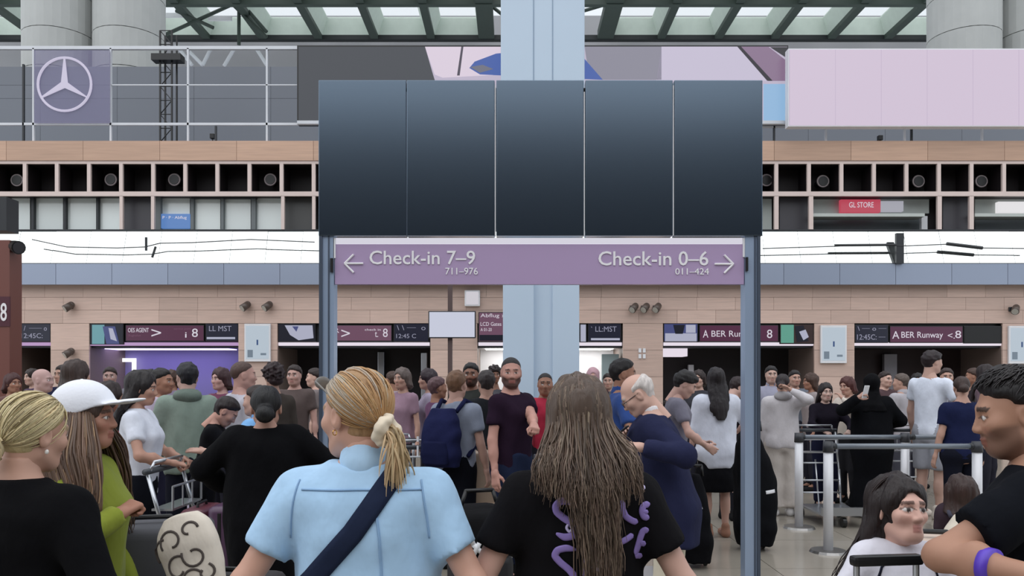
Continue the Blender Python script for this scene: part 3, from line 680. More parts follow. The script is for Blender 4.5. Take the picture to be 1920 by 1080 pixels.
# ---------------------------------------------------------------- head (facing +Y, origin between the ears, adult size)
CR = np.array((.076, .096, .087)); CC = np.array((0, -.012, .033))
_heads = {}
def head_tpl(kind, h):
    key = (kind, round(h, 4))
    if key in _heads: return _heads[key]
    f = Fld((-.105, -.13, -.20), (.105, .145, .135), h)
    jw = {'m': 1.08, 'f': .93, 'c': .86}[kind]; lw = .78 if kind == 'c' else 1.
    f.ell(CC, CR, .01).ell((0, .024, -.03), (.063*jw, .070, .083), .03).ell((0, .058, -.090), (.030*jw, .028, .024), .035)
    for sx in (-1, 1): f.cap((sx*.052*jw, 0, -.06), (sx*.022, .055, -.092), .018, .018, .03).ell((sx*.040, .062, -.022), (.026, .024, .022), .03)
    f.cap((-.034, .080, .022), (.034, .080, .022), .012, k=.025)
    for sx in (-1, 1): f.ell((sx*.032, .100, .002), (.021, .020, .014), .016, 's')
    f.cap((0, .084, .016), (0, .104, -.030), .008, .0115, .012)
    for sx in (-1, 1): f.ell((sx*.011, .096, -.034), (.0095, .012, .009), .008)
    f.ell((0, .088-.004*(1-lw)/.22, -.060), (.024*lw, .012, .0065*lw), .007).ell((0, .086-.004*(1-lw)/.22, -.072), (.020*lw, .012, .0075*lw), .007)
    f.cap((-.022, .103, -.0662), (.022, .103, -.0662), .0025, k=.004, op='s')
    for sx in (-1, 1):
        f.ell((sx*.077, -.008, -.006), (.011, .021, .033), .006); f.ell((sx*.088, -.004, -.002), (.007, .011, .018), .006, 's')
        f.ell((sx*.032, .078, .001), (.0165, .0135, .0125), .006)
    f.cap((0, -.022, -.05), (0, -.036, -.21), .054*(1.06 if kind == 'm' else .92), .058*(1.06 if kind == 'm' else .90), .03)
    V, Q = f.nets(); _heads[key] = (V, Q); return V, Q
def head_cols(V, skin, brow, lips, beard=None, es=1.):
    c = np.tile(np.array(lin(skin)[:3]), (len(V), 1)); x, y, z = np.abs(V[:, 0]), V[:, 1], V[:, 2]
    def blend(mask, rgb, a): c[mask] = c[mask]*(1-a)+np.array(lin(rgb)[:3])*a
    blend((y > .05) & (z < -.02) & (z > -.05) & (x > .025) & (x < .06), (200, 110, 100), .12)
    if beard is not None:
        ba = beard[3]/100 if len(beard) > 3 else .85
        g = np.clip((-.040+.55*np.maximum(0, x-.035)-z)/.012, 0, 1)*np.clip((z+.135)/.012, 0, 1)*np.clip((y-.004)/.015, 0, 1)*np.where((x < .018) & (z > -.052), 0, 1)
        g = np.maximum(g, ((x < .03) & (z < -.044) & (z > -.056) & (y > .07))*.8)[:, None]*ba; c[:] = c*(1-g)+np.array(lin(beard[:3])[:3])*g
    blend((x < .024*(.8 if es > 1 else 1)) & (z < -.053) & (z > -.080) & (y > .082), lips, .75)
    blend((x > .012) & (x < .052) & (np.abs(z-.026+.12*np.maximum(0, x-.035)) < .0065) & (y > .045), brow, .85)
    ed = np.hypot((x-.032)/(.0165*es), (z-.001)/(.0062*es*es)); blend((ed < 1.0) & (y > .07), (225, 220, 218), .9)
    blend((np.hypot(x-.032, z-.001) < .0062*es*es) & (y > .07), (34, 22, 18), .95)
    blend((ed >= 1.0) & (ed < 1.35) & (y > .07) & (z > .001), (50, 34, 30), .7)
    return c
# ---------------------------------------------------------------- hand (wrist at origin, fingers +X, palm -Z, thumb +Y: a right hand)
_hands = {}
def hand_tpl(kind, h):
    key = (kind, round(h, 4))
    if key in _hands: return _hands[key]
    f = Fld((-.05, -.07, -.12), (.20, .10, .04), h)
    ys = (.030, .010, -.010, -.029); ln = (.072, .080, .074, .058)
    for y in ys: f.cap((.0, y*.55, 0), (.088, y, 0), .0145, .0115, .016)
    f.cap((-.04, 0, 0), (.01, 0, 0), .023, .024, .02)
    curl = {'relax': (.28, .35, .3), 'grip': (1.0, 1.15, .8), 'flat': (.08, .1, .08), 'phone': (.75, .7, .5)}[kind]
    for i, (y, l) in enumerate(zip(ys, ln)):
        p = np.array((.086, y, 0.)); a = 0.; r = .0098
        for s_, fr in enumerate((.45, .31, .24)):
            a += curl[s_]*(1+.08*i); q_ = p+l*fr*np.array((math.cos(a), .04*(1.5-i), -math.sin(a))); f.cap(p, q_, r, r*.92, .004); p = q_; r *= .92
    t = {'relax': ((.048, .050, -.018), (.076, .058, -.032), (.098, .056, -.042)), 'grip': ((.05, .042, -.03), (.075, .03, -.052), (.088, .008, -.06)), 'flat': ((.046, .055, -.008), (.072, .075, -.012), (.094, .086, -.014)), 'phone': ((.045, .05, -.03), (.07, .05, -.055), (.09, .044, -.07))}[kind]
    p = (.014, .018, -.006); r = .0135
    for q_ in t: f.cap(p, q_, r, r*.88, .006); p = q_; r *= .88
    V, Q = f.nets(); _hands[key] = (V, Q); return V, Q
# ---------------------------------------------------------------- hair volumes in the head frame
_hair = {}
def hair_tpl(style, h):
    key = (style, round(h, 4))
    if key in _hair: return _hair[key]
    if style == 'short':
        f = Fld((-.12, -.14, -.10), (.12, .13, .16), h).scalp(.016, front=.072).noise(.0035, 120, 3, n=7)
    elif style == 'pulled':
        f = Fld((-.12, -.14, -.12), (.12, .12, .15), h); f.scalp(.010, ny=-.55, nz=.83, front=.064, w_=.02)
    elif style == 'buzz':
        f = Fld((-.12, -.14, -.10), (.12, .13, .16), h).scalp(.006, front=.080)
    elif style == 'fringe':
        f = Fld((-.13, -.15, -.10), (.13, .15, .18), h).scalp(.019, front=.056, w_=.035, side=.026); f.ell((0, .055, .090), (.056, .036, .022), .03).noise(.005, 110, 5, n=7)
    elif style == 'curly':
        f = Fld((-.14, -.16, -.14), (.14, .13, .18), h); f.ell(CC+(0, -.006, .012), CR+.034, .01).noise(.016, 120, 4, n=8).plane((0, .09, .06), (0, -.72, .69)); f.ell((0, -.08, -.05), (.08, .05, .05), .03)
    elif style == 'horseshoe':
        f = Fld((-.12, -.14, -.10), (.12, .13, .16), h).scalp(.012, front=.2).noise(.003, 130, 3, n=6).plane((0, 0, .060), (0, -.35, -.93))
    elif style in ('bun', 'pony', 'topbun'):
        f = Fld((-.14, -.22, -.34), (.14, .12, .22), h); f.scalp(.012, ny=-.55, nz=.83).noise(.002, 130, 3, (1, 1, .4))
        if style == 'bun': f.ell((0, -.125, -.03), (.052, .045, .05), .015)
        elif style == 'topbun': f.ell((0, -.08, .135), (.045, .045, .042), .015)
        else: f.ell((0, -.115, .03), (.024, .028, .024), .015).cap((0, -.125, .02), (0, -.155, -.10), .028, .034, .02).cap((0, -.155, -.10), (0, -.15, -.30), .034, .008, .02)
    elif style in ('long', 'bob', 'longer', 'midlong'):
        L = {'bob': -.13, 'long': -.34, 'longer': -.42, 'midlong': -.17}[style]
        f = Fld((-.15, -.20, L-.03), (.15, .13, .16), h); f.ell(CC+(0, -.004, .006), CR+.016, .01)
        rows = [(L, 0, -.125 if style == 'bob' else -.165, {'longer': .045, 'midlong': .085, 'bob': .05}.get(style, .075), .02), (L*.7, 0, -.115 if style == 'bob' else -.14, .10, .036), (-.12, 0, -.085, .112, .052), (-.05, 0, -.04, .098, .075), (.03, 0, -.015, .09, .085), (.09, 0, -.012, .06, .07)]
        f.loft(rows, .02).ell((0, .105, -.055), (.068, .105, .12), .015, 's').noise(.005, 90, 6, (1, 1, .12)).noise(.003, 200, 9, (1, 1, .08))
        f.cap((0, .03, -.10), (0, -.02, -.30), .052, .06, .02, op='s')
    elif style == 'hijab':
        f = Fld((-.23, -.22, -.35), (.23, .18, .16), h); f.ell(CC+(0, -.004, .004), CR+.02, .01).ell((0, .01, -.06), (.088, .10, .10), .04)
        f.loft([(-.33, 0, -.03, .20, .15), (-.25, 0, -.03, .175, .14), (-.19, 0, -.025, .125, .115), (-.10, 0, -.005, .085, .10)], .05).ell((0, .125, -.012), (.052, .07, .080), .012, 's').noise(.003, 60, 2)
    V, Q = f.nets(); _hair[key] = (V, Q); return V, Q
_shoe = None
def shoe_tpl():
    global _shoe
    if _shoe is None:
        f = Fld((-.06, -.10, -.01), (.06, .21, .13), .008)
        f.cap((0, -.045, .035), (0, .13, .03), .042, .040, .03).cap((0, -.03, .05), (0, -.03, .11), .044, .042, .03).ell((0, .13, .03), (.044, .055, .032), .02).plane((0, 0, 0), (0, 0, 1))
        _shoe = f.nets()
    return _shoe
def m_hair(rgb): return M('hair_%d_%d_%d' % tuple(rgb), rgb, .5, noise=(60, .22, (1, 1, .08)), bump=(90, .35, (1, 1, .06)), spec=.4)
m_skin = M('skin', (200, 160, 140), .5, attr=True, noise=(14, .03, (1, 1, 1)), spec=.35)
# ---------------------------------------------------------------- a dressed person
def rotm(yaw=0, pitch=0, roll=0):
    return np.array((Matrix.Rotation(yaw, 3, 'Z') @ Matrix.Rotation(pitch, 3, 'X') @ Matrix.Rotation(roll, 3, 'Y')))
def ik(S, T, l1, l2, pole):
    v = T-S; d = np.linalg.norm(v); mx = (l1+l2)*.995
    if d > mx: T = S+v/d*mx; v = T-S; d = mx
    d = max(d, abs(l1-l2)+.02); u = v/np.linalg.norm(v); a = (l1*l1-l2*l2+d*d)/(2*d); hh = math.sqrt(max(l1*l1-a*a, 0))
    p = np.array(pole, float); p -= u*(p@u); p /= np.linalg.norm(p)+1e-9
    return S+u*a+p*hh, T
TORSO_M = [(.455, .15, .095, -.01), (.50, .172, .112, -.018), (.535, .170, .116, -.018), (.58, .158, .106, -.004), (.63, .150, .102, 0), (.70, .162, .110, .004), (.755, .172, .118, .004), (.80, .160, .098, -.012), (.832, .105, .072, -.024), (.858, .062, .056, -.026), (.89, .055, .052, -.022)]
TORSO_F = [(.455, .15, .095, -.015), (.495, .178, .115, -.025), (.53, .172, .115, -.022), (.58, .145, .098, -.004), (.63, .130, .092, .002), (.69, .142, .105, .014), (.735, .152, .122, .018), (.79, .142, .095, -.008), (.828, .095, .066, -.022), (.858, .055, .050, -.026), (.89, .050, .047, -.022)]
PEOPLE = []
def person(px, top, d, yaw, label, sex='m', skin=(205, 160, 138), hair=('short', (40, 30, 28)), upper=('tee', (90, 90, 95)), lower=('trousers', (40, 42, 50)), arms=(None, None), hyaw=0., hpitch=0., hroll=0., lean=(0, 0), wid=1., dep=1., beard=None, feet=(.095, 0., 0.), shoe=(30, 30, 32), hscale=1., ease=.009, hem=None, det=1., group=None, brow=None, lips=None, bodycentre=None, hand=('relax', 'relax'), H=None, collar=None, belt=None):
    if H is None: H = CAMZ+(HOR-top)/F*d-.012
    s = H/1.75; T0 = TORSO_F if sex == 'f' else (TORSO_M if sex == 'm' else TORSO_F)
    xw = at(px, 0, d).x; yaw = math.radians(yaw); hyaw, hpitch, hroll = (math.radians(a) for a in (hyaw, hpitch, hroll))
    root = empty('person', (xw, d, 0), yaw, label=label, cat='person', group=group)
    hip = .52*H
    def off(z):
        t = max(0., z-hip); return np.array((lean[0]*t, lean[1]*t))
    skin = tuple(int(.93*(.90*c_+.10*sum(skin)/3)) for c_ in skin)
    nk = lambda z, k_: 1+(k_-1)*float(np.interp(z, (.80, .845), (1, .3)))
    rows = [(z*H, *(off(z*H)+np.array((0, yc*s))), w_*s*nk(z, wid), dp*s*nk(z, dep)) for z, w_, dp, yc in T0]
    hb = float(np.clip(.0029*d, .0105, .024))/det; hh = float(np.clip(.0013*d, .0042, .011))/det
    # joints
    sw = (.178 if sex == 'm' else .155 if sex == 'f' else .15)*s*(.5+.5*wid); sz = (.807-.022*max(0., wid-1))*H; o = off(sz)
    S = {-1: np.array((-sw+o[0], -.012*s+o[1], sz)), 1: np.array((sw+o[0], -.012*s+o[1], sz))}
    l1, l2 = .172*H, .148*H
    J = {}
    for side, sp in zip((-1, 1), arms):
        if sp is None: sp = ((side*(sw+.10*s)+o[0]*.4, .05*s+o[1]*.4, .475*H), (side*.4, -1, 0))
        if sp[0][0] == 'px':                              # wrist given as a picture point at a distance
            wv = at(*sp[0][1:])-Vector((xw, d, 0)); tg = Matrix.Rotation(-yaw, 3, 'Z') @ wv; sp = (tuple(tg), sp[1])
        tgt, pole = np.array(sp[0], float), sp[1]
        e, wr = ik(S[side], tgt, l1, l2, pole); J[side] = (e, wr)
    fw, fs, tw = feet                                    # half stance, stride, toe-out
    L = {}
    for side in (-1, 1):
        hpj = np.array((side*.088*s*(.5+.5*wid), -.012*s, .50*H)); an = np.array((side*fw*s, side*fs-.02*s, .06*H*.8)); kn = (hpj+an)/2+np.array((side*.004, .025*s, 0)); L[side] = (hpj, kn, an)
    aw = .9 if sex != 'm' else 1.; aw *= (.6+.4*wid)
    if sex == 'c': aw *= .85
    lo = np.min([S[-1], S[1], J[-1][0], J[-1][1], J[1][0], J[1][1], L[-1][2], L[1][2], (-.26*s*wid, -.2*s*dep, 0), (0, o[1]-.16*s, 0)], 0)-.09
    hi = np.max([S[-1], S[1], J[-1][0], J[-1][1], J[1][0], J[1][1], L[-1][2], L[1][2], (.26*s*wid, .2*s*dep, 0), (0, o[1]+.16*s, .9*H)], 0)+.09
    lo[2] = .01
    # --- body: one skin surface
    f = Fld(lo, hi, hb*(1.22 if d > 4 else 1.)); f.loft([(z, a_, b_, c_*(.93 if z < .83*H else 1), q_*(.93 if z < .83*H else 1)) for z, a_, b_, c_, q_ in rows], .03); ua, fa = (.84, .86) if upper[0] in ('long', 'blazer', 'hoodie', 'abaya') else (.93, 1.)
    for sd in (-1, 1):
        e, wr = J[sd]; hpj, kn, an = L[sd]
        f.ell(S[sd]+np.array((-sd*.012, 0, -.01))*s, np.array((.052, .052, .058))*s*aw*ua, .04)
        f.cap(S[sd], e, .050*s*aw*ua, .039*s*aw*min(1, ua*1.05), .03).cap(e, wr, .040*s*aw*fa, .026*s*aw, .02).ell(e*.62+wr*.38, np.array((.038, .038, .06))*s*aw*.95*fa, .03)
        f.cap(hpj, kn, .086*s*(.6+.4*wid), .056*s, .03).cap(kn, an, .056*s, .036*s, .02).ell(kn*.65+an*.35+np.array((0, -.015*s, 0)), np.array((.05, .052, .10))*s, .03).cap(an, an+np.array((0, .10*s, -.03*s)), .035*s, .03*s, .02)
    V, Q = f.nets(); V = relax(V, Q); parts = [(V, Q)]
    skl = np.array(lin(skin)[:3]); cols = [np.tile(skl, (len(V), 1))]
    # --- head
    hs = (H/1.75)**.55*(.97 if sex == 'f' else 1.0)*hscale
    if sex == 'c': hs = .93*hscale
    no = off(.87*H); Rm = rotm(hyaw, hpitch, hroll); piv = np.array((no[0], no[1]-.022*s, H-.118*hs-.10*hs)); hc = piv+Rm @ np.array((0, .028*hs, .10*hs))
    hv, hq = head_tpl(sex, hh); cols.append(head_cols(hv, skin, brow or hair[1], lips or tuple(int(a*b) for a, b in zip(skin, (.86, .72, .74))), beard, 1.15 if sex == 'c' else 1.)); parts.append((hc+(hv*hs) @ Rm.T, hq))
    # --- hands
    for sd, kd in zip((-1, 1), hand):
        e, wr = J[sd]; ux = (wr-e)/np.linalg.norm(wr-e); inw = np.array((-sd, .0, .0)); pal = inw-ux*(inw@ux)
        if np.linalg.norm(pal) < .3 or abs(ux[2]) < .45: pal = np.array((-sd*.35, 0, -1.)); pal -= ux*(pal@ux)
        pal /= np.linalg.norm(pal); uz = -pal; uy = np.cross(uz, ux)
        tv, tq = hand_tpl(kd, min(hh*.95, .0088)); tv = tv.copy()
        # the thumb side (+Y of the template) of a right hand; mirrored for a left hand
        if sd == -1: tv[:, 1] *= -1; tq = tq[:, ::-1]
        B = np.stack((ux, uy, uz), 1)
        P_ = wr-ux*.012+(tv*s*(1.0 if sex == 'm' else .92)) @ B.T
        parts.append((P_, tq)); cols.append(np.tile(skl*.97, (len(P_), 1)))
    n0 = 0; VV = []; QQ = []
    for V, Q in parts: VV.append(V); QQ.append(Q+n0); n0 += len(V)
    obj('body', npmesh('body', np.concatenate(VV), np.concatenate(QQ), m_skin, np.concatenate(cols)), root)
    # --- upper garment
    kind, rgb = upper[0], upper[1]
    res = {'root': root, 'H': H, 's': s, 'hc': hc, 'Rm': Rm, 'hs': hs, 'J': J, 'S': S, 'off': off, 'xw': xw, 'd': d, 'hh': hh, 'L': L}
    slv = {'tee': (.62, 0), 'polo': (.66, 0), 'tank': (0, 0), 'long': (1, .96), 'blazer': (1, .93), 'blouse': (1, .25), 'hoodie': (1, .95), 'abaya': (1, 1.0)}[kind]
    ez = ease+{'blazer': .012, 'hoodie': .010, 'blouse': .010, 'abaya': .02}.get(kind, 0.)
    hm = (hem if hem is not None else {'tank': .50, 'blazer': .43, 'blouse': .45, 'abaya': .05}.get(kind, .475))*H
    f = Fld(lo-np.array((.05, .05, 0)), hi+np.array((.05, .05, 0)), hb)
    cw = max(r[3] for r in rows if .72*H < r[0] < .78*H); cd = max(r[4] for r in rows if .70*H < r[0] < .78*H)
    st = {'tee': .93, 'blouse': 1.0, 'blazer': 1.0, 'hoodie': 1.02, 'abaya': 1.1, 'long': .9, 'polo': .94, 'tank': .85}[kind]
    gr = []
    def rr(z):
        q = [np.interp(z, [r[0] for r in rows], [r[i] for r in rows]) for i in (1, 2, 3, 4)]; return q
    zs = [hm]+[r[0] for r in rows if hm+.02*H < r[0] < .84*H]+[.847*H]
    for z in zs:
        xc, yc, w_, dp = rr(max(z, rows[0][0])); low = z < .74*H
        if low: w_ = max(w_, cw*st); dp = max(dp, cd*st*.96)
        if kind == 'abaya' and z < .5*H: w_ *= 1+.35*(.5-z/H); dp *= 1.15+.5*(.5-z/H)
        e_ = ez if z < .80*H else ez*.75
        gr.append((z, xc, yc, w_+e_, dp+e_))
    if kind == 'abaya' and hm < .4*H: gr.insert(1, (.28*H, 0, rr(.46*H)[1], cw*1.12, cd*1.2))
    f.loft(gr, .03)
    if slv[0] > 0:
        for sd in (-1, 1):
            e, wr = J[sd]; r0 = (.055*s*aw+ez*1.15)
            f.ell(S[sd]+np.array((-sd*.016, 0, -.014))*s, np.array((.058, .058, .062))*s*aw+ez, .07)
            if slv[0] < 1: f.cap(S[sd], S[sd]+(e-S[sd])*slv[0], r0, .052*s*aw+ez*1.25, .03, flat=True)
            else:
                f.cap(S[sd], e, r0, .044*s*aw+ez, .03); f.cap(e, e+(wr-e)*slv[1], .045*s*aw+ez, .032*s*aw+ez, .02, flat=True)
    f.noise(.0052, 26, int(px) % 97, (1, 1, .5)).noise(.0022, 62, int(px) % 89, (1, 1, .6))
    nz = .862*H; no2 = off(nz)
    f.ell((no2[0], no2[1]+.012*s, nz+.012*s), np.array((.070, .082, .040))*s, .008, 's', rotm(0, -.30))
    if kind == 'blouse':   # curved shirt-tail hem
        for sd in (-1, 1): f.ell((sd*(cw+.05), 0, hm), (.11*s, .3, .085*s), .01, 's')
    if kind == 'tank':
        for sd in (-1, 1): f.ell(S[sd]+np.array((sd*.035, 0, 0)), np.array((.052, .09, .075))*s, .01, 's')
    V, Q = f.nets(); V = relax(V, Q)
    nm = {'tee': 'tshirt', 'polo': 'shirt', 'tank': 'tank_top', 'long': 'sweater', 'blazer': 'jacket', 'blouse': 'blouse', 'hoodie': 'hoodie', 'abaya': 'robe'}[kind]
    if len(V): res['upper'] = obj(nm, npmesh(nm, V, Q, fabric(rgb)), root); res['uV'] = V; res['uQ'] = Q
    if kind == 'hoodie':
        f = Fld((-.2, -.3, .7*H), (.2, .2, .95*H), hb); c = np.array((no2[0], no2[1]-.07*s, .845*H)); f.ell(c, np.array((.115, .075, .065))*s, .02).noise(.004, 50, 4); V, Q = f.nets(); obj('hood', npmesh('hood', V, Q, fabric(tuple(int(a*.8) for a in rgb))), root)
    if collar is not None or kind in ('blazer', 'polo'):
        f = Fld((-.25, -.25, .78*H), (.25, .25, .93*H), min(hb, .009)); c = np.array((no2[0], no2[1]-.022*s, .862*H))
        f.cap(c+np.array((0, -.004, -.03))*s, c+np.array((0, .012, .018))*s, .073*s, .066*s, .01, flat=True).cap(c+np.array((0, 0, -.06))*s, c+np.array((0, .02, .06))*s, .057*s, .054*s, .004, op='s').ell(c+np.array((0, .085, .0))*s, np.array((.03, .05, .06))*s, .01, 's')
        V, Q = f.nets(); obj('collar', npmesh('collar', V, Q, fabric(collar or rgb)), root)
    # --- lower garment
    lk, lrgb = lower
    if lk != 'none' and hm > .3*H:
        f = Fld(lo-.04, np.array((hi[0]+.04, hi[1]+.04, .64*H)), hb*1.22); e_ = .010
        wr_ = [(z, a, b, c+e_, q_+e_) for (z, a, b, c, q_) in rows if z < .61*H]
        if lk in ('trousers', 'jeans', 'wide', 'shorts', 'tight'):
            f.loft(wr_, .03)
            for sd in (-1, 1):
                hpj, kn, an = L[sd]; r0 = .090*s*(.6+.4*wid); ke = {'wide': .05, 'jeans': .016, 'tight': .006, 'shorts': .03}.get(lk, .02)
                if lk == 'shorts': f.cap(hpj, hpj+(kn-hpj)*.92, r0+.008, .066*s+ke, .03, flat=True)
                else: f.cap(hpj, kn, r0+.006, .058*s+ke, .03); f.cap(kn, kn+(an-kn)*.96, .058*s+ke, (.042*s+ke*(1.3 if lk == 'wide' else .9)), .02, flat=True)
        else:
            zl = {'skirt': .27, 'longskirt': .10, 'miniskirt': .36}[lk]*H
            f.loft([(zl, 0, -.005, .185*s*wid, .15*s)]+[(.38*H, 0, -.01, .185*s*wid, .14*s)]+[r for r in wr_ if r[0] > .45*H], .03)
        f.noise(.0035, 30, int(px) % 83, (1, 1, .8)); V, Q = f.nets(); V = relax(V, Q)
        nm = {'skirt': 'skirt', 'longskirt': 'skirt', 'miniskirt': 'skirt', 'shorts': 'shorts'}.get(lk, 'trousers')
        res['lower'] = obj(nm, npmesh(nm, V, Q, fabric(lrgb)), root)
    # --- shoes
    sv, sq = shoe_tpl(); key = 'shoe_mesh_%d_%d_%d' % shoe
    me = bpy.data.meshes.get(key) or npmesh(key, sv, sq, fabric(shoe))
    for sd in (-1, 1):
        an = L[sd][2]; o_ = obj('shoe', me, root); o_.location = (an[0], an[1]+.01, 0); o_.rotation_euler = (0, 0, -sd*.12); o_.scale = (s*1.02,)*3
    # --- hair
    if hair[0]:
        tv, tq = hair_tpl(hair[0], min(hh*1.4, .012)); V = hc+(tv*hs) @ Rm.T
        nm = 'headscarf' if hair[0] == 'hijab' else 'hair'
        res['hair'] = obj(nm, npmesh(nm, V, tq, fabric(hair[1]) if nm == 'headscarf' else m_hair(hair[1])), root)
    PEOPLE.append(res); return res
# ---------------------------------------------------------------- strands of hair as tapering tubes
def tubes(name, lines, rad, rgb, parent, seed=0, n=5, var=.35, tip=.25):
    n = 3 if rad < .003 else 4
    rg = np.random.RandomState(seed); VV = []; QQ = []; CCL = []; n0 = 0; base = np.array(lin(rgb)[:3])
    for ln in lines:
        P_ = np.asarray(ln, float); m = len(P_); T_ = np.gradient(P_, axis=0); T_ /= np.linalg.norm(T_, axis=1)[:, None]+1e-9
        ref = np.array((.3, .9, .2)); U = np.cross(T_, ref); U /= np.linalg.norm(U, axis=1)[:, None]+1e-9; W_ = np.cross(T_, U)
        t = np.linspace(0, 1, m); r = rad*rg.uniform(.7, 1.3)*np.minimum(1, np.minimum(.55+3*t, tip+(1-tip)*np.minimum(1, (1-t)*2.2)))
        a = np.arange(n)*2*math.pi/n; R_ = P_[:, None, :]+r[:, None, None]*(np.cos(a)[None, :, None]*U[:, None, :]+np.sin(a)[None, :, None]*W_[:, None, :])
        VV.append(R_.reshape(-1, 3)); i = np.arange(m-1)[:, None]*n; j = np.arange(n)[None, :]; j2 = (j+1) % n
        QQ.append(np.stack((i+j, i+j2, i+n+j2, i+n+j), -1).reshape(-1, 4)+n0); n0 += m*n
        CCL.append(np.tile(base*rg.uniform(1-var, 1+var)*rg.uniform(.97, 1.03, 3), (m*n, 1)))
    m_ = M('hair_strands', (90, 70, 60), .42, attr=True, spec=.45)
    return obj(name, npmesh(name, np.concatenate(VV), np.concatenate(QQ), m_, np.concatenate(CCL)), parent)
def over(d0, d1, n, infl=.014, C=CC, R=CR):
    """path over the skull from direction d0 to direction d1"""
    a = np.array(d0, float); a /= np.linalg.norm(a); b = np.array(d1, float); b /= np.linalg.norm(b); t = np.linspace(0, 1, n)[:, None]
    w_ = math.acos(float(np.clip(a@b, -1, 1)))+1e-6; dr = (np.sin((1-t)*w_)*a+np.sin(t*w_)*b)/math.sin(w_)
    return C+dr*(R+infl)
def headpts(res, P_): return res['hc']+(np.asarray(P_)*res['hs']) @ res['Rm'].T
def headmat(res):
    return Matrix.LocRotScale(Vector(res['hc']), Matrix([list(map(float, r)) for r in res['Rm']]).to_quaternion(), Vector((res['hs'],)*3))
def bvh(res): return BVHTree.FromPolygons([tuple(map(float, v)) for v in res['uV']], [tuple(map(int, q_)) for q_ in res['uQ']])
def drape(name, bv, line, hw, rgb, parent, lift=.004, sgn=1, n=5, mat=None, round_=False, sub=1):
    """ribbon laid on a garment seen from behind (sgn=1) or the front; line = (x,z) points in body space"""
    P_ = np.array(line, float)
    if sub > 1:
        t = np.arange(len(P_)); tt = np.linspace(0, len(P_)-1, (len(P_)-1)*sub+1); P_ = np.stack([np.interp(tt, t, P_[:, i]) for i in (0, 1)], 1)
        if round_:
            for _ in range(2): P_[1:-1] = (P_[:-2]+2*P_[1:-1]+P_[2:])/4
    T_ = np.gradient(P_, axis=0); T_ /= np.linalg.norm(T_, axis=1)[:, None]+1e-9; N_ = np.stack((-T_[:, 1], T_[:, 0]), 1)
    V = []; m = len(P_); last = -.12*sgn
    for i in range(m):
        w_ = hw
        if round_: w_ = hw*min(1, math.sqrt(max(.02, min(i, m-1-i)/max(1, (m*.10)))))
        for j in range(n):
            u_ = (j/(n-1)*2-1); x, z = P_[i]+N_[i]*u_*w_
            hit = bv.ray_cast(Vector((x, -1.2*sgn, z)), Vector((0, sgn, 0)))
            y = hit[0].y if hit[0] is not None else last
            last = y; V.append((x, y-sgn*(lift*(1-.5*u_*u_)), z))
    Q = [(i*n+j, i*n+j+1, (i+1)*n+j+1, (i+1)*n+j) for i in range(m-1) for j in range(n-1)]
    me = npmesh(name, np.array(V), np.array(Q), mat or fabric(rgb)); o = obj(name, me, parent)
    so = o.modifiers.new('thickness', 'SOLIDIFY'); so.thickness = .003; so.offset = 0
    return o
# ================================================================ people in the foreground
def bez(p0, p1, p2, p3, n):
    t = np.linspace(0, 1, n)[:, None]; return (1-t)**3*p0+3*(1-t)**2*t*p1+3*(1-t)*t*t*p2+t**3*p3
def falling(res, N, ph0, ph1, end, seed, rad=.0045, rgb=(84, 68, 58), wave=.006, part=(0, .05), var=.35, name='hair_strands', freq=3., infl=.017, low=-.15, start=None, push=0.):
    """locks that leave a parting on top, follow the skull and hang down; end(phi, rnd) gives the tip in body space"""
    rg = np.random.RandomState(seed); out = []
    for i in range(N):
        ph = math.radians(rg.uniform(ph0, ph1)); d1_ = (math.sin(ph), math.cos(ph), low+rg.uniform(-.12, .12)); y0 = rg.uniform(-.25, .75)*math.cos(ph)*.4+rg.uniform(-.1, .5)
        d0_ = (part[0]+.05*math.sin(ph), y0*.8+part[1], 1.0)
        if start is not None: d0_ = (math.sin(ph)*.85, math.cos(ph)*.85, start)
        a = headpts(res, over(d0_, d1_, 8, infl+rg.uniform(-.003, .004))); tip = np.array(end(ph, rg)); t0 = a[-1]-a[-2]; t0 /= np.linalg.norm(t0)
        L_ = np.linalg.norm(tip-a[-1]); b = bez(a[-1], a[-1]+t0*L_*.35, tip+np.array((push*math.sin(ph), 0, L_*.4)), tip, 14)[1:]
        t = np.linspace(0, 1, len(b)); p = rg.uniform(0, 6.3); b[:, 0] += wave*t*np.sin(t*freq*6.3+p)*rg.uniform(.4, 1.4); b[:, 1] += wave*t*np.cos(t*freq*5+p)*.6
        out.append(np.concatenate((a, b)))
    return tubes(name, out, rad, rgb, res['root'], seed, var=var)
def gathered(res, N, tie, seed, rgb, rad=.0032, infl=.012, front=70, var=.25, name='hair_strands', pick=None):
    """hair combed back over the skull into a tie"""
    rg = np.random.RandomState(seed); out = []; tie = np.array(tie)
    for i in range(N):
        ph = math.radians(rg.uniform(-180, 180)); el = rg.uniform(.0, 1.) if abs(math.cos(ph)) > .2 else rg.uniform(-.2, .9)
        if math.cos(ph) > 0: el = max(el, .75*math.cos(ph)+.05)
        else: el = rg.uniform(-.55, .8)
        d0_ = np.array((math.sin(ph)*math.cos(el), math.cos(ph)*math.cos(el), math.sin(el)))
        if pick and not pick(d0_): continue
        dt = (tie-CC)/(CR+infl); path = over(d0_, dt+rg.normal(size=3)*.05, 12, infl+rg.uniform(-.003, .003)); out.append(headpts(res, path))
    return tubes(name, out, rad, rgb, res['root'], seed, var=var, tip=.6)
def head_part(res, name, f, m, rel=True):
    V, Q = f.nets(); return obj(name, npmesh(name, headpts(res, V), Q, m), res['root'])

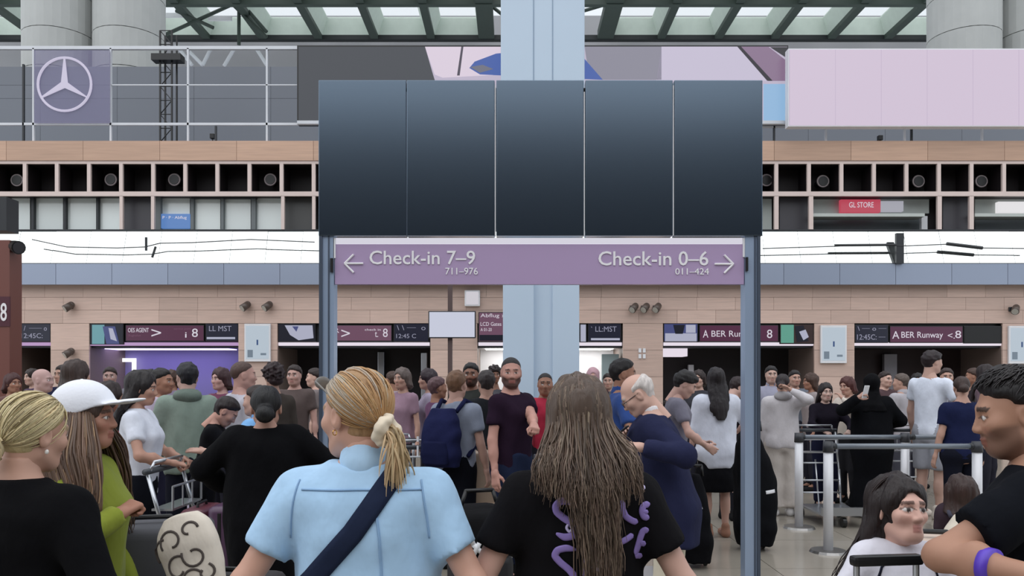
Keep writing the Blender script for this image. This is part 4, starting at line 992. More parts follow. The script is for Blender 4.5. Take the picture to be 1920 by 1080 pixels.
# --- A: woman in the light blue shirt, back to the camera, head turned left
A = person(685, 690, 2.2, 0, 'blond woman in a light blue shirt seen from behind, dark bag strap across her back', 'f', (222, 168, 146), ('pulled', (166, 130, 92)), ('polo', (172, 206, 236)), ('trousers', (40, 52, 80)), hyaw=52, hpitch=-3, hscale=1.05, wid=1.40, dep=1.3, ease=.012, hem=.47, shoe=(200, 200, 200), arms=(((-.36, .02, .84), (-.6, -1, 0)), ((.33, .04, .84), (.6, -1, 0))), collar=(178, 210, 238), brow=(150, 120, 90), bodycentre=None)
tie = (0, -.118, -.048)
gathered(A, 620, tie, 3, (186, 146, 102), rad=.0021, var=.17, pick=lambda q_: not (q_[1] > .35 and q_[2] < .75))
gathered(A, 420, tie, 4, (182, 168, 150), rad=.0021, var=.15, pick=lambda q_: q_[1] > .30 and q_[2] < .8 and q_[0] < .3, name='greying_hair')
rg = np.random.RandomState(5); tl = []
for i in range(130):
    p0 = np.array(tie)+rg.normal(size=3)*.010; e_ = np.array((rg.normal()*.022, -.150+rg.normal()*.012, -.17+rg.uniform(-.05, .04))); tl.append(headpts(A, bez(p0, p0+(0, -.05, 0), e_+(0, 0, .06), e_, 12)))
tubes('ponytail', tl, .0032, (196, 170, 132), A['root'], 6, var=.3)
f = Fld((-.09, -.20, -.12), (.09, -.06, .03), .004)
for k in range(9):
    a = k/9*2*math.pi; f.ell(np.array(tie)+np.array((.030*math.cos(a), -.008+.010*math.sin(2*a), .030*math.sin(a))), (.019, .020, .019), .006)
f.noise(.003, 160, 8); head_part(A, 'scrunchie', f, fabric((226, 212, 190)))
f = Fld((-.11, -.03, .02), (.11, .14, .16), .0035)                       # sunglasses pushed up on the head
for sx in (-1, 1):
    f.cap((sx*.083, -.02, .035), (sx*.078, .075, .098), .0035, k=.002); f.ell((sx*.036, .096, .095), (.030, .005, .020), .003)
f.cap((-.02, .104, .10), (.02, .104, .10), .004, k=.004); head_part(A, 'sunglasses', f, M('sunglass_frame', (120, 116, 112), .2))
bv = bvh(A); sA = (2.2-.14)/F
def au(px, py): return ((px-685)*sA, 1.6-(py-713)*sA)
drape('crossbody_strap', bv, [au(*p) for p in ((757, 886), (745, 905), (715, 950), (680, 1000), (640, 1045), (600, 1090), (560, 1130), (520, 1170))], .028, (34, 42, 64), A['root'], .008, sub=4)
m_seam = fabric((138, 172, 208))
drape('yoke_seam', bv, [au(p, 921+abs(p-690)*.012) for p in range(575, 815, 10)], .0016, None, A['root'], .003, n=3, mat=m_seam)
drape('back_pleat', bv, [au(722, 930), au(724, 970), au(730, 1010), au(733, 1060), au(735, 1120)], .0022, None, A['root'], .004, n=3, mat=m_seam, sub=4)
for sx in (-1, 1): drape('armhole_seam', bv, [au(685+sx*(118+k*3-(k*.35)**2), 905+k*14) for k in range(9)], .0014, None, A['root'], .003, n=3, mat=m_seam, sub=2)
MB().torus((-.081, -.004, -.046), .007, .0015, 'Y', 14, 5).build('earring', M('gold', (212, 170, 90), .25, 1.), A['root']).matrix_local = headmat(A)

# --- B: woman with very long brown hair and a printed black T-shirt
B = person(1085, 706, 2.25, 0, 'woman with long loose brown hair and a black T-shirt with violet lettering', 'f', (226, 178, 160), ('midlong', (86, 71, 62)), ('tee', (19, 18, 21)), ('jeans', (40, 44, 60)), hyaw=6, wid=1.28, dep=1.15, ease=.013, hem=.46, arms=(((-.30, .04, .82), (-.6, -1, 0)), ((.33, .02, .82), (.6, -1, 0))))
cB = B['hc']
def endB(ph, rg_):
    sx = math.sin(ph); lg = rg_.uniform() < .36; L_ = rg_.uniform(.26, .50) if lg else .235-.075*abs(sx)+rg_.normal()*.02
    x = .045+sx*.035+rg_.normal()*.014 if lg else sx*.13+rg_.normal()*.016+.020
    return (min(max(x, -.14), .15), -.185-rg_.uniform(0, .03)+.03*abs(sx), cB[2]-L_)
falling(B, 950, 80, 280, endB, 11, .0026, (98, 81, 69), .004, var=.45)
falling(B, 160, 95, 265, endB, 12, .0024, (136, 118, 102), .004, name='highlight_strands')
bvB = bvh(B); sB = (2.25-.15)/F
m_vio = M('violet_print', (142, 122, 190), .6, noise=(30, .08, (1, 1, 1))); m_pal = M('pale_violet_print', (196, 186, 224), .6)
def glyph(uv, hw, m=m_vio, nm='printed_letter'):
    ln = [((980+u_/5.4-1085)*sB, 1.6-(880+v_/5.4-713)*sB) for u_, v_ in uv]
    drape(nm, bvB, ln, hw, None, B['root'], .0035, n=5, mat=m, round_=True, sub=5)
S1 = [(520, 385), (430, 340), (340, 340), (290, 390), (300, 450), (380, 515), (480, 570), (515, 630), (470, 690), (380, 705), (295, 665)]
glyph(S1, .0092); glyph([(602, 420), (604, 520), (598, 620), (590, 720)], .0082)
glyph([(600, 430), (690, 400), (740, 470), (690, 540), (610, 540)], .0075)
glyph([(985, 340), (985, 430), (1020, 510), (1090, 555), (1150, 575)], .0082); glyph([(1280, 385), (1210, 400), (1190, 460), (1215, 520), (1270, 530)], .0085); glyph([(1195, 465), (1260, 470)], .006)
glyph([(1265, 650), (1205, 665), (1180, 740), (1160, 830), (1135, 930)], .0085); glyph([(1180, 800), (1240, 805)], .0075); glyph([(1130, 935), (1215, 950)], .008)
glyph([(960, 770), (1030, 740), (1100, 700)], .008)
glyph([(500, 830), (400, 810), (310, 835), (280, 900), (340, 970), (430, 1040), (485, 1110), (470, 1180), (360, 1200), (280, 1165)], .0092)
glyph([(600, 1150), (615, 1000), (610, 850)], .0088); glyph([(610, 840), (680, 780), (735, 840), (720, 920), (640, 975)], .0085)
glyph([(850, 900), (830, 1000), (870, 1100)], .0085); glyph([(1235, 210), (1200, 235)], .006, m_pal)
glyph([(420, 570), (400, 610), (430, 650), (465, 620), (440, 585)], .003, m_pal); glyph([(640, 1050), (690, 990), (745, 960), (760, 1010), (715, 1040), (790, 1075)], .004, m_pal)

# --- C: blond woman in black at the left edge
C = person(48, 733, 2.3, -18, 'blond woman with a low bun and black jacket at the left edge', 'f', (214, 164, 142), ('pulled', (178, 160, 118)), ('long', (12, 12, 15)), ('trousers', (20, 20, 24)), hyaw=-8, hpitch=-6, hroll=4, wid=1.38, dep=1.3, ease=.013, brow=(150, 130, 100), arms=(((-.30, .12, .85), (-.6, -1, 0)), ((.30, .12, .85), (.6, -1, 0))))
tieC = (0, -.112, -.055)
gathered(C, 800, tieC, 21, (204, 188, 146), rad=.0021); gathered(C, 120, tieC, 22, (140, 122, 86), rad=.002, name='darker_strands')
rg = np.random.RandomState(23); tl = []
for i in range(46):
    a0 = rg.uniform(0, 6.3); r_ = rg.uniform(.018, .042); ti = rg.uniform(-.5, .5); tt = np.linspace(0, rg.uniform(2.5, 5), 16)+a0
    tl.append(headpts(C, np.array(tieC)+np.stack((r_*np.cos(tt), -.030+.022*np.sin(tt*1.3+ti)+rg.normal()*.006, r_*np.sin(tt)*.95), 1)))
tubes('bun', tl, .0065, (190, 172, 134), C['root'], 24, var=.25, tip=.7)
f = Fld((-.06, -.20, -.12), (.06, -.08, .01), .005); f.ell(np.array(tieC)+(0, -.028, 0), (.040, .034, .040), .01); head_part(C, 'bun_core', f, m_hair((160, 142, 104)))
MB().ball((.081, .000, -.050), (.006, .006, .008), 10).build('earring', M('pearl', (230, 226, 220), .15), C['root'], True).matrix_local = headmat(C)

# --- D: woman in a white cap, facing right
Dp = person(160, 722, 2.85, -78, 'woman in a white baseball cap and lime green top, facing right', 'f', (190, 132, 108), ('longer', (70, 52, 44)), ('long', (132, 142, 52)), ('trousers', (60, 60, 50)), hyaw=-4, hpitch=2, wid=1.2, dep=1.15, ease=.013, arms=(((-.22, .10, .80), (-1, -.6, 0)), ((.17, .16, 1.15), (1, -.3, -.9))), hand=('relax', 'grip'))
cD = Dp['hc']
rg = np.random.RandomState(35)
def side_hair(N, rgb, rad, nm, sd):
    tl = []
    for i in range(N):
        a_ = rg.uniform(0, 6.283); r_ = math.sqrt(rg.uniform(.15, 1)); ox, oy = math.cos(a_)*r_, math.sin(a_)*r_; Lk = rg.uniform(.36, .52); t = np.linspace(0, 1, 20)
        cx = np.interp(t, (0, .35, 1), (.066, .165, .245)); cy = np.interp(t, (0, .35, 1), (-.015, .0, .055)); rx = np.interp(t, (0, .3, .7, 1), (.024, .045, .035, .012)); ry = np.interp(t, (0, .3, .7, 1), (.055, .092, .080, .035))
        p_ = rg.uniform(0, 6.283); wv = .013*t*np.sin(t*11+p_*.3+oy*2)
        tl.append(np.stack((sd*(cx+ox*rx+wv*.5), cy+oy*ry+wv, cD[2]+.03-Lk*t), 1))
    tubes(nm, tl, rad, rgb, Dp['root'], int(rad*1e5)+N, var=.45)
side_hair(520, (98, 74, 59), .0042, 'hair_strands', 1); side_hair(130, (150, 120, 92), .0034, 'highlight_strands', 1); side_hair(220, (90, 68, 55), .0042, 'far_hair_strands', -1)
f = Fld((-.12, -.14, -.02), (.12, .25, .17), .0045)
f.ell(CC+(0, .002, .006), CR+.027, .01).plane((0, .06, .046), (0, -.36, .93)); f.ell((0, .125, .058), (.080, .098, .010), .012, R=rotm(0, .10)); f.ell((0, .09, .02), (.066, .06, .042), .01, 's')
head_part(Dp, 'cap', f, M('white_cap_cotton', (232, 234, 242), .85, bump=(80, .1, (1, 1, 1))))
f = Fld((-.02, -.03, .12), (.02, .03, .17), .003); f.ell(CC+(0, .002, .006+CR[2]+.025), (.008, .008, .004), .002); head_part(Dp, 'cap_button', f, MATS['white_cap_cotton'])

# --- G: girl with long dark hair looking up to the right
G = person(1682, 893, 2.6, -176, 'girl with long dark hair in a white shirt, looking up to the right', 'c', (240, 188, 170), ('long', (34, 24, 24)), ('tee', (222, 220, 230)), ('jeans', (60, 70, 96)), hyaw=12, hpitch=10, hroll=-4, lips=(180, 118, 112), brow=(84, 62, 56), arms=(((-.20, .16, .72), (-1, -.5, 0)), ((.22, .16, .72), (1, -.5, 0))), hscale=.95)
cG = G['hc']
def endG(ph, rg_):
    sx = math.sin(ph); return (sx*.17+rg_.normal()*.018, -.03+.10*math.cos(ph)+rg_.normal()*.02, cG[2]-rg_.uniform(.28, .46))
falling(G, 520, 102, 180, endG, 41, .0027, (40, 29, 28), .009, var=.3); falling(G, 520, 180, 258, endG, 42, .0027, (40, 29, 28), .009, var=.3, name='far_hair_strands')
bvG = bvh(G)
for sx in (-1, 1): drape('shoulder_stripe', bvG, [(sx*(.075+.012*k), .80*G['H']-.012*k*k) for k in range(5)], .003, (30, 32, 46), G['root'], .003, sgn=-1, n=3, sub=3)
drape('shirt_print', bvG, [(-.03, .72*G['H']), (.0, .68*G['H']), (.03, .62*G['H'])], .012, (28, 32, 50), G['root'], .003, sgn=-1, sub=4, round_=True)

# --- F: man in a black T-shirt at the right edge, profile to the left
Fm = person(1952, 682, 2.12, 58, 'dark-haired man in a black T-shirt at the right edge, looking left', 'm', (190, 138, 112), ('short', (22, 18, 20)), ('tee', (17, 19, 25)), ('trousers', (34, 36, 44)), hyaw=12, hpitch=-10, lean=(0, .06), wid=1.12, dep=1.15, ease=.013, beard=(70, 50, 46, 55), brow=(26, 20, 20), arms=((('px', 1960, 1085, 1.76), (-.15, 1, -.4)), ((.22, .10, .86), (1, -.6, -.4))), hand=('grip', 'grip'))
e, wr = Fm['J'][-1]; u_ = (wr-e)/np.linalg.norm(wr-e); p = e+(wr-e)*.50
MB().cyl(p-u_*.012, p+u_*.012, .0445, .043, 24).build('wristband', M('violet_wristband', (92, 62, 190), .4), Fm['root'], True)

rg = np.random.RandomState(51); tl = []                                  # his short hair, lock by lock
for i in range(900):
    ph = rg.uniform(-math.pi, math.pi); lim = .45 if math.cos(ph) > .3 else -.35 if math.cos(ph) < -.2 else .05
    d1_ = np.array((math.sin(ph), math.cos(ph), 0))*1.0; d1_[2] = rg.uniform(lim, 1.6); d1_ /= np.linalg.norm(d1_); d0_ = d1_+np.array((rg.normal()*.10, -.30+rg.normal()*.08, .35)); d0_ /= np.linalg.norm(d0_)
    p_ = over(d0_, d1_, 7, .015+rg.uniform(-.003, .006)); p_[-2:] += (p_[-2:]-CC)*.04; tl.append(headpts(Fm, p_))
tubes('hair_locks', tl, .0032, (30, 25, 27), Fm['root'], 52, var=.35)
# ================================================================ people further back
SK1 = (204, 158, 138); SK2 = (176, 124, 100); SK3 = (150, 104, 84); SK4 = (222, 178, 160)
BK = (24, 20, 22); BR = (66, 46, 38); DB = (42, 30, 28)
def PX(px, py, d, pole): return (('px', px, py, d), pole)
m1 = person(962, 668, 6.4, -128, 'bearded man in a dark maroon T-shirt looking back beside the blue column', 'm', (206, 150, 134), ('buzz', (34, 28, 28)), ('tee', (38, 24, 40)), ('jeans', (34, 42, 66)), hyaw=-48, hpitch=-2, beard=(58, 40, 38), wid=1.1, dep=1.1, arms=(PX(1002, 800, 6.0, (-1, -.4, -.5)), None), hand=('grip', 'relax'))
m2 = person(857, 694, 6.8, -28, 'fair-haired man in a grey T-shirt carrying a navy backpack, seen from behind', 'm', (216, 168, 150), ('short', (120, 88, 66)), ('tee', (142, 150, 168)), ('trousers', (18, 20, 28)), hyaw=10, wid=1.08, arms=(((-.24, .30, 1.0), (-1, -.5, -.4)), None))
m3 = person(1024, 698, 8.4, -150, 'short-haired man in a red T-shirt just right of the blue column', 'm', SK2, ('buzz', BK), ('tee', (178, 46, 70)), ('trousers', (40, 40, 48)), hyaw=-30)
m4 = person(1168, 672, 6.6, -92, 'dark-haired man in a royal blue polo shirt in profile facing right', 'm', SK2, ('short', BK), ('polo', (46, 72, 132)), ('trousers', (28, 30, 40)), hyaw=0, beard=(86, 60, 52), wid=1.1, dep=1.15, arms=(((-.2, .22, 1.05), (-1, -.5, -.3)), ((.2, .2, 1.0), (1, -.5, -.3))))
m5 = person(1256, 713, 4.6, 74, 'elderly balding man in glasses and a navy blazer bowing over his phone', 'm', (222, 176, 158), ('horseshoe', (206, 198, 194)), ('blazer', (38, 41, 68)), ('trousers', (214, 204, 184)), hyaw=8, hpitch=-34, lean=(0, .22), wid=1.12, dep=1.3, brow=(190, 180, 172), arms=(PX(1198, 838, 4.25, (-.4, -1, -.5)), PX(1186, 826, 4.75, (.6, -1, -.5))), hand=('phone', 'phone'), collar=(226, 222, 224), hem=.40, H=1.66)
f = Fld((-.10, -.03, -.05), (.10, .13, .05), .0032)
for sx in (-1, 1):
    for k in range(14):
        a = k/14*6.283; b = (k+1)/14*6.283; f.cap((sx*.034+.024*math.cos(a), .104, -.002+.018*math.sin(a)), (sx*.034+.024*math.cos(b), .104, -.002+.018*math.sin(b)), .0028, k=.001)
    f.cap((sx*.058, .100, .004), (sx*.082, -.005, .01), .0028, k=.001)
f.cap((-.011, .108, .002), (.011, .108, .002), .0028, k=.001); head_part(m5, 'glasses', f, M('glasses_frame', (70, 58, 56), .3))
m6 = person(1342, 690, 8.2, 4, 'woman in a long white blouse and black skirt with long dark hair, seen from behind', 'f', (214, 166, 148), ('longer', (30, 24, 28)), ('blouse', (214, 218, 232)), ('skirt', (16, 16, 20)), wid=1.15, ease=.02, hem=.41, arms=(None, ((.26, .24, 1.02), (1, -.5, -.3))), shoe=(150, 110, 92))
m7 = person(1262, 690, 7.4, -98, 'young man with dark hair and a grey shirt looking down to the right', 'm', (218, 172, 156), ('fringe', BK), ('tee', (120, 118, 132)), ('trousers', (36, 36, 44)), hpitch=-28, lean=(0, .10), arms=(((-.18, .3, 1.0), (-1, -.5, -.3)), ((.18, .3, 1.0), (1, -.5, -.3))))
m8 = person(1370, 702, 9.2, -60, 'man in a black T-shirt bending his head behind the white blouse', 'm', (214, 170, 156), ('short', (36, 20, 24)), ('tee', (24, 20, 26)), ('trousers', (30, 30, 36)), hpitch=-30, lean=(0, .1))
m9 = person(1466, 700, 9.5, -8, 'woman in a cream outfit with a hand raised to her head', 'f', SK1, ('bun', (34, 24, 28)), ('hoodie', (196, 192, 196)), ('wide', (190, 182, 176)), hyaw=-20, hpitch=-6, wid=1.2, arms=(None, PX(1480, 730, 9.3, (1, -.2, -.7))), shoe=(206, 204, 204))
m10 = person(1446, 686, 11.6, 172, 'man in a patterned pale shirt facing the camera right of the right sign post', 'm', (208, 168, 152), ('short', BK), ('polo', (150, 150, 168)), ('trousers', (50, 50, 60)))
m11 = person(1548, 718, 9.95, 178, 'young woman in a black sweater with long dark hair facing the camera behind the barrier', 'f', (216, 178, 164), ('long', (30, 22, 24)), ('long', (26, 22, 32)), ('trousers', (28, 30, 52)), arms=(((-.16, .32, .98), (-1, -.5, -.3)), ((.12, .34, .98), (1, -.5, -.3))), hand=('grip', 'grip'))
m12 = person(1590, 706, 10.4, 120, 'person with reddish brown hair in a cream shirt holding a hand to the face', 'f', SK1, ('bob', (74, 36, 34)), ('long', (206, 196, 186)), ('trousers', (40, 40, 44)), hpitch=-8, arms=((( -.06, .20, 1.38), (-1, .2, -.8)), ((.15, .25, 1.02), (1, -.4, -.4))))
m13 = person(1634, 702, 9.4, -12, 'person all in black with a black headscarf behind the barrier, seen from behind', 'f', SK1, ('hijab', (14, 14, 17)), ('abaya', (13, 14, 18)), ('none', (13, 14, 18)), wid=1.25, dep=1.15, arms=(PX(1610, 745, 9.15, (-1, .2, -.8)), ((.22, .28, 1.05), (1, -.4, -.4))), hand=('phone', 'relax'))
m14 = person(1690, 700, 11.2, 30, 'man in a pale striped shirt left of the tall white T-shirt', 'm', SK1, ('short', (88, 76, 70)), ('polo', (176, 172, 178)), ('trousers', (70, 70, 80)), hyaw=20)
m15 = person(1745, 657, 9.3, -58, 'tall young man in a white T-shirt and grey shorts', 'm', (212, 168, 152), ('fringe', (34, 22, 26)), ('tee', (216, 222, 236)), ('shorts', (160, 162, 172)), hyaw=-20, hpitch=-4, shoe=(210, 200, 190), wid=.95, arms=(((-.28, .10, .92), (-1, -.6, 0)), ((.26, .2, 1.05), (1, -.6, -.2))))
m16 = person(1802, 704, 8.3, 6, 'woman in a navy top with brown hair pinned up, seen from behind at the barrier', 'f', SK1, ('bun', (56, 40, 36)), ('tee', (28, 34, 66)), ('trousers', (22, 24, 36)), wid=1.35, dep=1.2, hpitch=-12, hyaw=-25)
m17 = person(1850, 684, 10.2, -140, 'dark-haired woman far right, partly hidden by the man in the black T-shirt', 'f', SK1, ('long', (34, 24, 26)), ('tee', (90, 70, 80)), ('trousers', (40, 40, 50)), arms=(None, ((.2, .3, 1.2), (1, -.4, -.4))))
m18 = person(1775, 690, 11.2, 160, 'man with grey shirt far behind the tall white T-shirt', 'm', SK1, ('short', (50, 36, 34)), ('tee', (110, 108, 118)), ('trousers', (40, 40, 50)))
# left half
l1 = person(80, 690, 8.2, -62, 'bald man in a pale shirt behind the blond woman at the left', 'm', (204, 164, 158), (None, (120, 100, 90)), ('polo', (196, 184, 168)), ('trousers', (50, 50, 56)), hyaw=-30)
l2 = person(142, 676, 7.3, -20, 'woman with thick brown hair directly behind the white cap', 'f', SK1, ('longer', (58, 44, 40)), ('tee', (58, 54, 66)), ('trousers', (30, 30, 40)), hscale=1.15)
l3 = person(205, 716, 6.2, -30, 'person in a crimson top half hidden behind the brim of the white cap', 'f', SK2, ('bob', (40, 28, 28)), ('tee', (176, 44, 84)), ('jeans', (60, 80, 110)))
l4 = person(262, 695, 5.6, -80, 'woman in a white T-shirt with long dark hair facing right, hands on a trolley', 'f', (196, 146, 124), ('long', (30, 24, 26)), ('tee', (216, 220, 232)), ('trousers', (20, 22, 30)), hpitch=-6, wid=1.15, dep=1.15, arms=(((-.13, .27, 1.03), (-1, -.6, -.5)), ((.15, .27, 1.03), (1, -.6, -.5))), hand=('grip', 'grip'))
l5 = person(303, 690, 7.6, -95, 'dark-haired person in a lilac top with a backpack strap behind the white T-shirt', 'm', SK2, ('short', BK), ('tee', (188, 176, 196)), ('trousers', (40, 40, 60)))
l6 = person(352, 679, 6.7, 22, 'dark-haired man in a sage green hooded jacket, seen from behind', 'm', (212, 172, 158), ('short', (20, 20, 28)), ('hoodie', (132, 148, 138)), ('trousers', (30, 32, 44)), hyaw=12, wid=.9, arms=(((-.20, .16, .92), (-1, -.6, 0)), ((.22, .05, .90), (.4, -1, 0))))
l7 = person(382, 748, 6.15, -75, 'person with short dark hair in black clothes bending over luggage', 'f', (206, 152, 134), ('short', (32, 22, 24)), ('tee', (18, 18, 22)), ('trousers', (22, 22, 28)), hpitch=-40, lean=(0, .20), wid=1.15, H=1.50, arms=(((-.14, .42, .82), (-1, -.5, -.3)), ((.14, .42, .82), (1, -.5, -.3))))
l8 = person(455, 676, 6.9, -48, 'brown-haired man in a pale grey T-shirt seen from behind', 'm', (206, 158, 144), ('buzz', (78, 58, 52)), ('tee', (186, 184, 194)), ('trousers', (50, 54, 70)), wid=1.15, hyaw=-15)
l9 = person(482, 722, 6.05, 82, 'person in a sky blue shirt reaching left behind the black-clad woman', 'm', (210, 164, 146), ('short', DB), ('polo', (122, 172, 222)), ('trousers', (40, 44, 60)), arms=(PX(380, 846, 5.75, (-.6, -.6, -.6)), ((.14, .3, 1.0), (1, -.5, -.3))), hand=('flat', 'relax'))
l10 = person(512, 684, 7.7, 40, 'person with dark reddish curly hair in an olive jacket behind the black-clad woman', 'f', SK1, ('curly', (38, 20, 24)), ('long', (70, 64, 60)), ('trousers', (40, 40, 44)), hscale=.9)
l11 = person(499, 722, 4.85, 14, 'black-haired woman in a long black robe left of the blond woman, seen from behind', 'f', (200, 150, 130), ('bun', (15, 14, 17)), ('abaya', (11, 11, 14)), ('none', (12, 12, 15)), wid=1.4, dep=1.3, hscale=1.18, arms=(((-.28, .22, .95), (-1, -.3, -.3)), ((.30, .18, .95), (1, -.3, -.3))))
l12 = person(552, 684, 9.6, 176, 'person facing the camera in front of the dark counter left of the sign post', 'm', (206, 160, 146), ('short', DB), ('tee', (90, 78, 76)), ('trousers', (40, 40, 44)))
l13 = person(414, 690, 8.8, 150, 'person in a plum top right of the green jacket', 'f', (214, 166, 158), ('bob', (60, 36, 40)), ('tee', (110, 60, 84)), ('trousers', (40, 40, 50)))
l14 = person(206, 688, 10.6, 200, 'person in a grey patterned shirt standing far off by the lit door frame', 'm', (190, 150, 140), ('short', DB), ('polo', (120, 118, 126)), ('trousers', (50, 50, 56)))
l15 = person(24, 700, 9.6, -120, 'person in a brown top at the far left below the row marker', 'f', SK2, ('bob', (70, 40, 40)), ('long', (110, 82, 78)), ('trousers', (50, 40, 44)))
l16 = person(118, 684, 10.4, 165, 'man in a dark blue jacket far left behind the bald man', 'm', SK1, ('short', DB), ('long', (40, 42, 70)), ('trousers', (40, 40, 50)))
# middle
c1 = person(754, 690, 9.2, 150, 'person in a dusty pink top by the trolleys right of the blond woman', 'f', SK1, ('bob', (96, 84, 80)), ('tee', (150, 122, 138)), ('trousers', (50, 44, 50)))
c2 = person(802, 692, 9.5, 100, 'person with dark hair and a lilac top near the backpack', 'f', SK1, ('bob', (46, 34, 42)), ('tee', (160, 150, 170)), ('trousers', (60, 60, 70)))
c3 = person(820, 706, 8.35, -60, 'person in a plum top just left of the fair-haired backpacker', 'f', SK2, ('short', (96, 70, 74)), ('tee', (96, 60, 92)), ('trousers', (40, 40, 50)))
c4 = person(883, 680, 8.6, 176, 'man with a dark beard facing the camera right behind the backpacker', 'm', SK3, ('short', BK), ('tee', (56, 58, 56)), ('trousers', (34, 34, 40)), beard=(40, 28, 26))
c5 = person(912, 694, 7.7, 10, 'man in a charcoal T-shirt between the backpacker and the bearded man, seen from behind', 'm', SK1, ('short', (52, 44, 44)), ('tee', (36, 38, 42)), ('trousers', (30, 30, 36)))
c6 = person(928, 688, 10.4, 190, 'curly-haired person far behind the bearded man', 'f', SK3, ('curly', (44, 34, 36)), ('tee', (70, 70, 76)), ('trousers', (40, 40, 46)), hscale=.85)
c7 = person(1112, 690, 11.4, 176, 'woman in a pinkish headscarf in the white-lit unit', 'f', SK1, ('hijab', (176, 142, 150)), ('long', (70, 44, 56)), ('trousers', (40, 36, 44)))
c8 = person(1090, 700, 10.2, 20, 'person in dark clothes behind the long-haired woman', 'm', SK1, ('short', BK), ('tee', (40, 36, 44)), ('trousers', (40, 36, 44)))
c9 = person(1140, 700, 12.5, 170, 'small distant person standing by the glazed gate', 'm', SK1, ('short', DB), ('long', (80, 84, 90)), ('trousers', (50, 50, 56)))
far = [(282, 692, 11.5, 30, (60, 62, 90), 'navy'), (322, 694, 11.0, 160, (130, 120, 140), 'mauve'), (590, 690, 10.6, 100, (120, 110, 110), 'taupe'), (680, 694, 10.8, 180, (80, 70, 76), 'brown-grey'), (735, 696, 11.6, 40, (170, 160, 166), 'pale grey'), (1310, 694, 11.2, 150, (60, 60, 66), 'charcoal'), (1490, 694, 12.2, 180, (104, 110, 122), 'slate blue'), (1520, 700, 11.6, 90, (150, 140, 140), 'stone'), (1660, 696, 12.4, 200, (80, 60, 64), 'dull maroon'), (1720, 700, 12.0, 160, (196, 190, 186), 'off-white'), (1825, 690, 12.2, 60, (60, 54, 60), 'dark grey'), (60, 692, 12.0, 150, (76, 60, 84), 'violet-grey')]
where = ['near the purple-lit counter', 'beyond the green jacket', 'right of the left sign post', 'hidden by the blond woman in blue', 'right of the blond woman in blue', 'left of the white blouse', 'behind the cream outfit', 'right of the cream outfit', 'behind the black headscarf at the barrier', 'left of the tall white T-shirt', 'behind the navy top at the barrier', 'below the row marker']
for i, ((px, tp, d_, yw, rgb, cn), wh) in enumerate(zip(far, where)):
    person(px, tp, d_, yw, 'distant person in a %s top %s' % (cn, wh), 'mf'[i % 2], (SK1, SK2, SK4)[i % 3], (('short', 'bob', 'short', 'long')[i % 4], (BK, BR, DB)[i % 3]), ('tee', rgb), ('trousers', (44, 44, 54)), group='distant travellers')
# ================================================================ luggage, trolleys, barriers
def suitcase(x, y, rz, w_, dp, hgt, rgb, label, handle=0., soft=False, z=0.05, ribs_=True):
    r = empty('suitcase', (x, y, z-.05), rz, label=label, cat='suitcase'); m = M('case_%d_%d_%d' % rgb, rgb, .75 if soft else .35, noise=(8, .05, (1, 1, 1)))
    MB().box(-w_/2, w_/2, -dp/2, dp/2, .05, hgt, .045).build('shell', m, r, True)
    if ribs_:
        for k in range(5): x_ = -w_/2+w_*(k+1)/6; box('ridge', x_-.012, x_+.012, -dp/2-.006, dp/2+.006, .12, hgt-.08, m, r, .004)
    else: box('front_pocket', -w_/2+.05, w_/2-.05, -dp/2-.03, -dp/2+.02, .12, hgt*.55, m, r, .012)
    box('zip_band', -w_/2-.003, w_/2+.003, -.012, .012, .09, hgt-.04, m_black, r, .003)
    for sx in (-1, 1):
        for sy in (-1, 1): MB().cyl((sx*(w_/2-.05)-.012, sy*(dp/2-.05), .03), (sx*(w_/2-.05)+.012, sy*(dp/2-.05), .03), .03, n=12).build('wheel', m_black, r)
    MB().tube([(-.08, 0, hgt-.005), (-.07, 0, hgt+.025), (.07, 0, hgt+.025), (.08, 0, hgt-.005)], .010).build('carry_handle', m_black, r)
    if handle:
        hd = empty('x', parent=None); bpy.data.objects.remove(hd)
        for sx in (-1, 1): MB().cyl((sx*.09, dp/2-.05, hgt-.02), (sx*.09, dp/2-.05, handle-.02), .009, n=10).build('handle_tube', m_steel, r)
        box('handle_grip', -.105, .105, dp/2-.068, dp/2-.032, handle-.03, handle, m_black, r, .01)
    return r
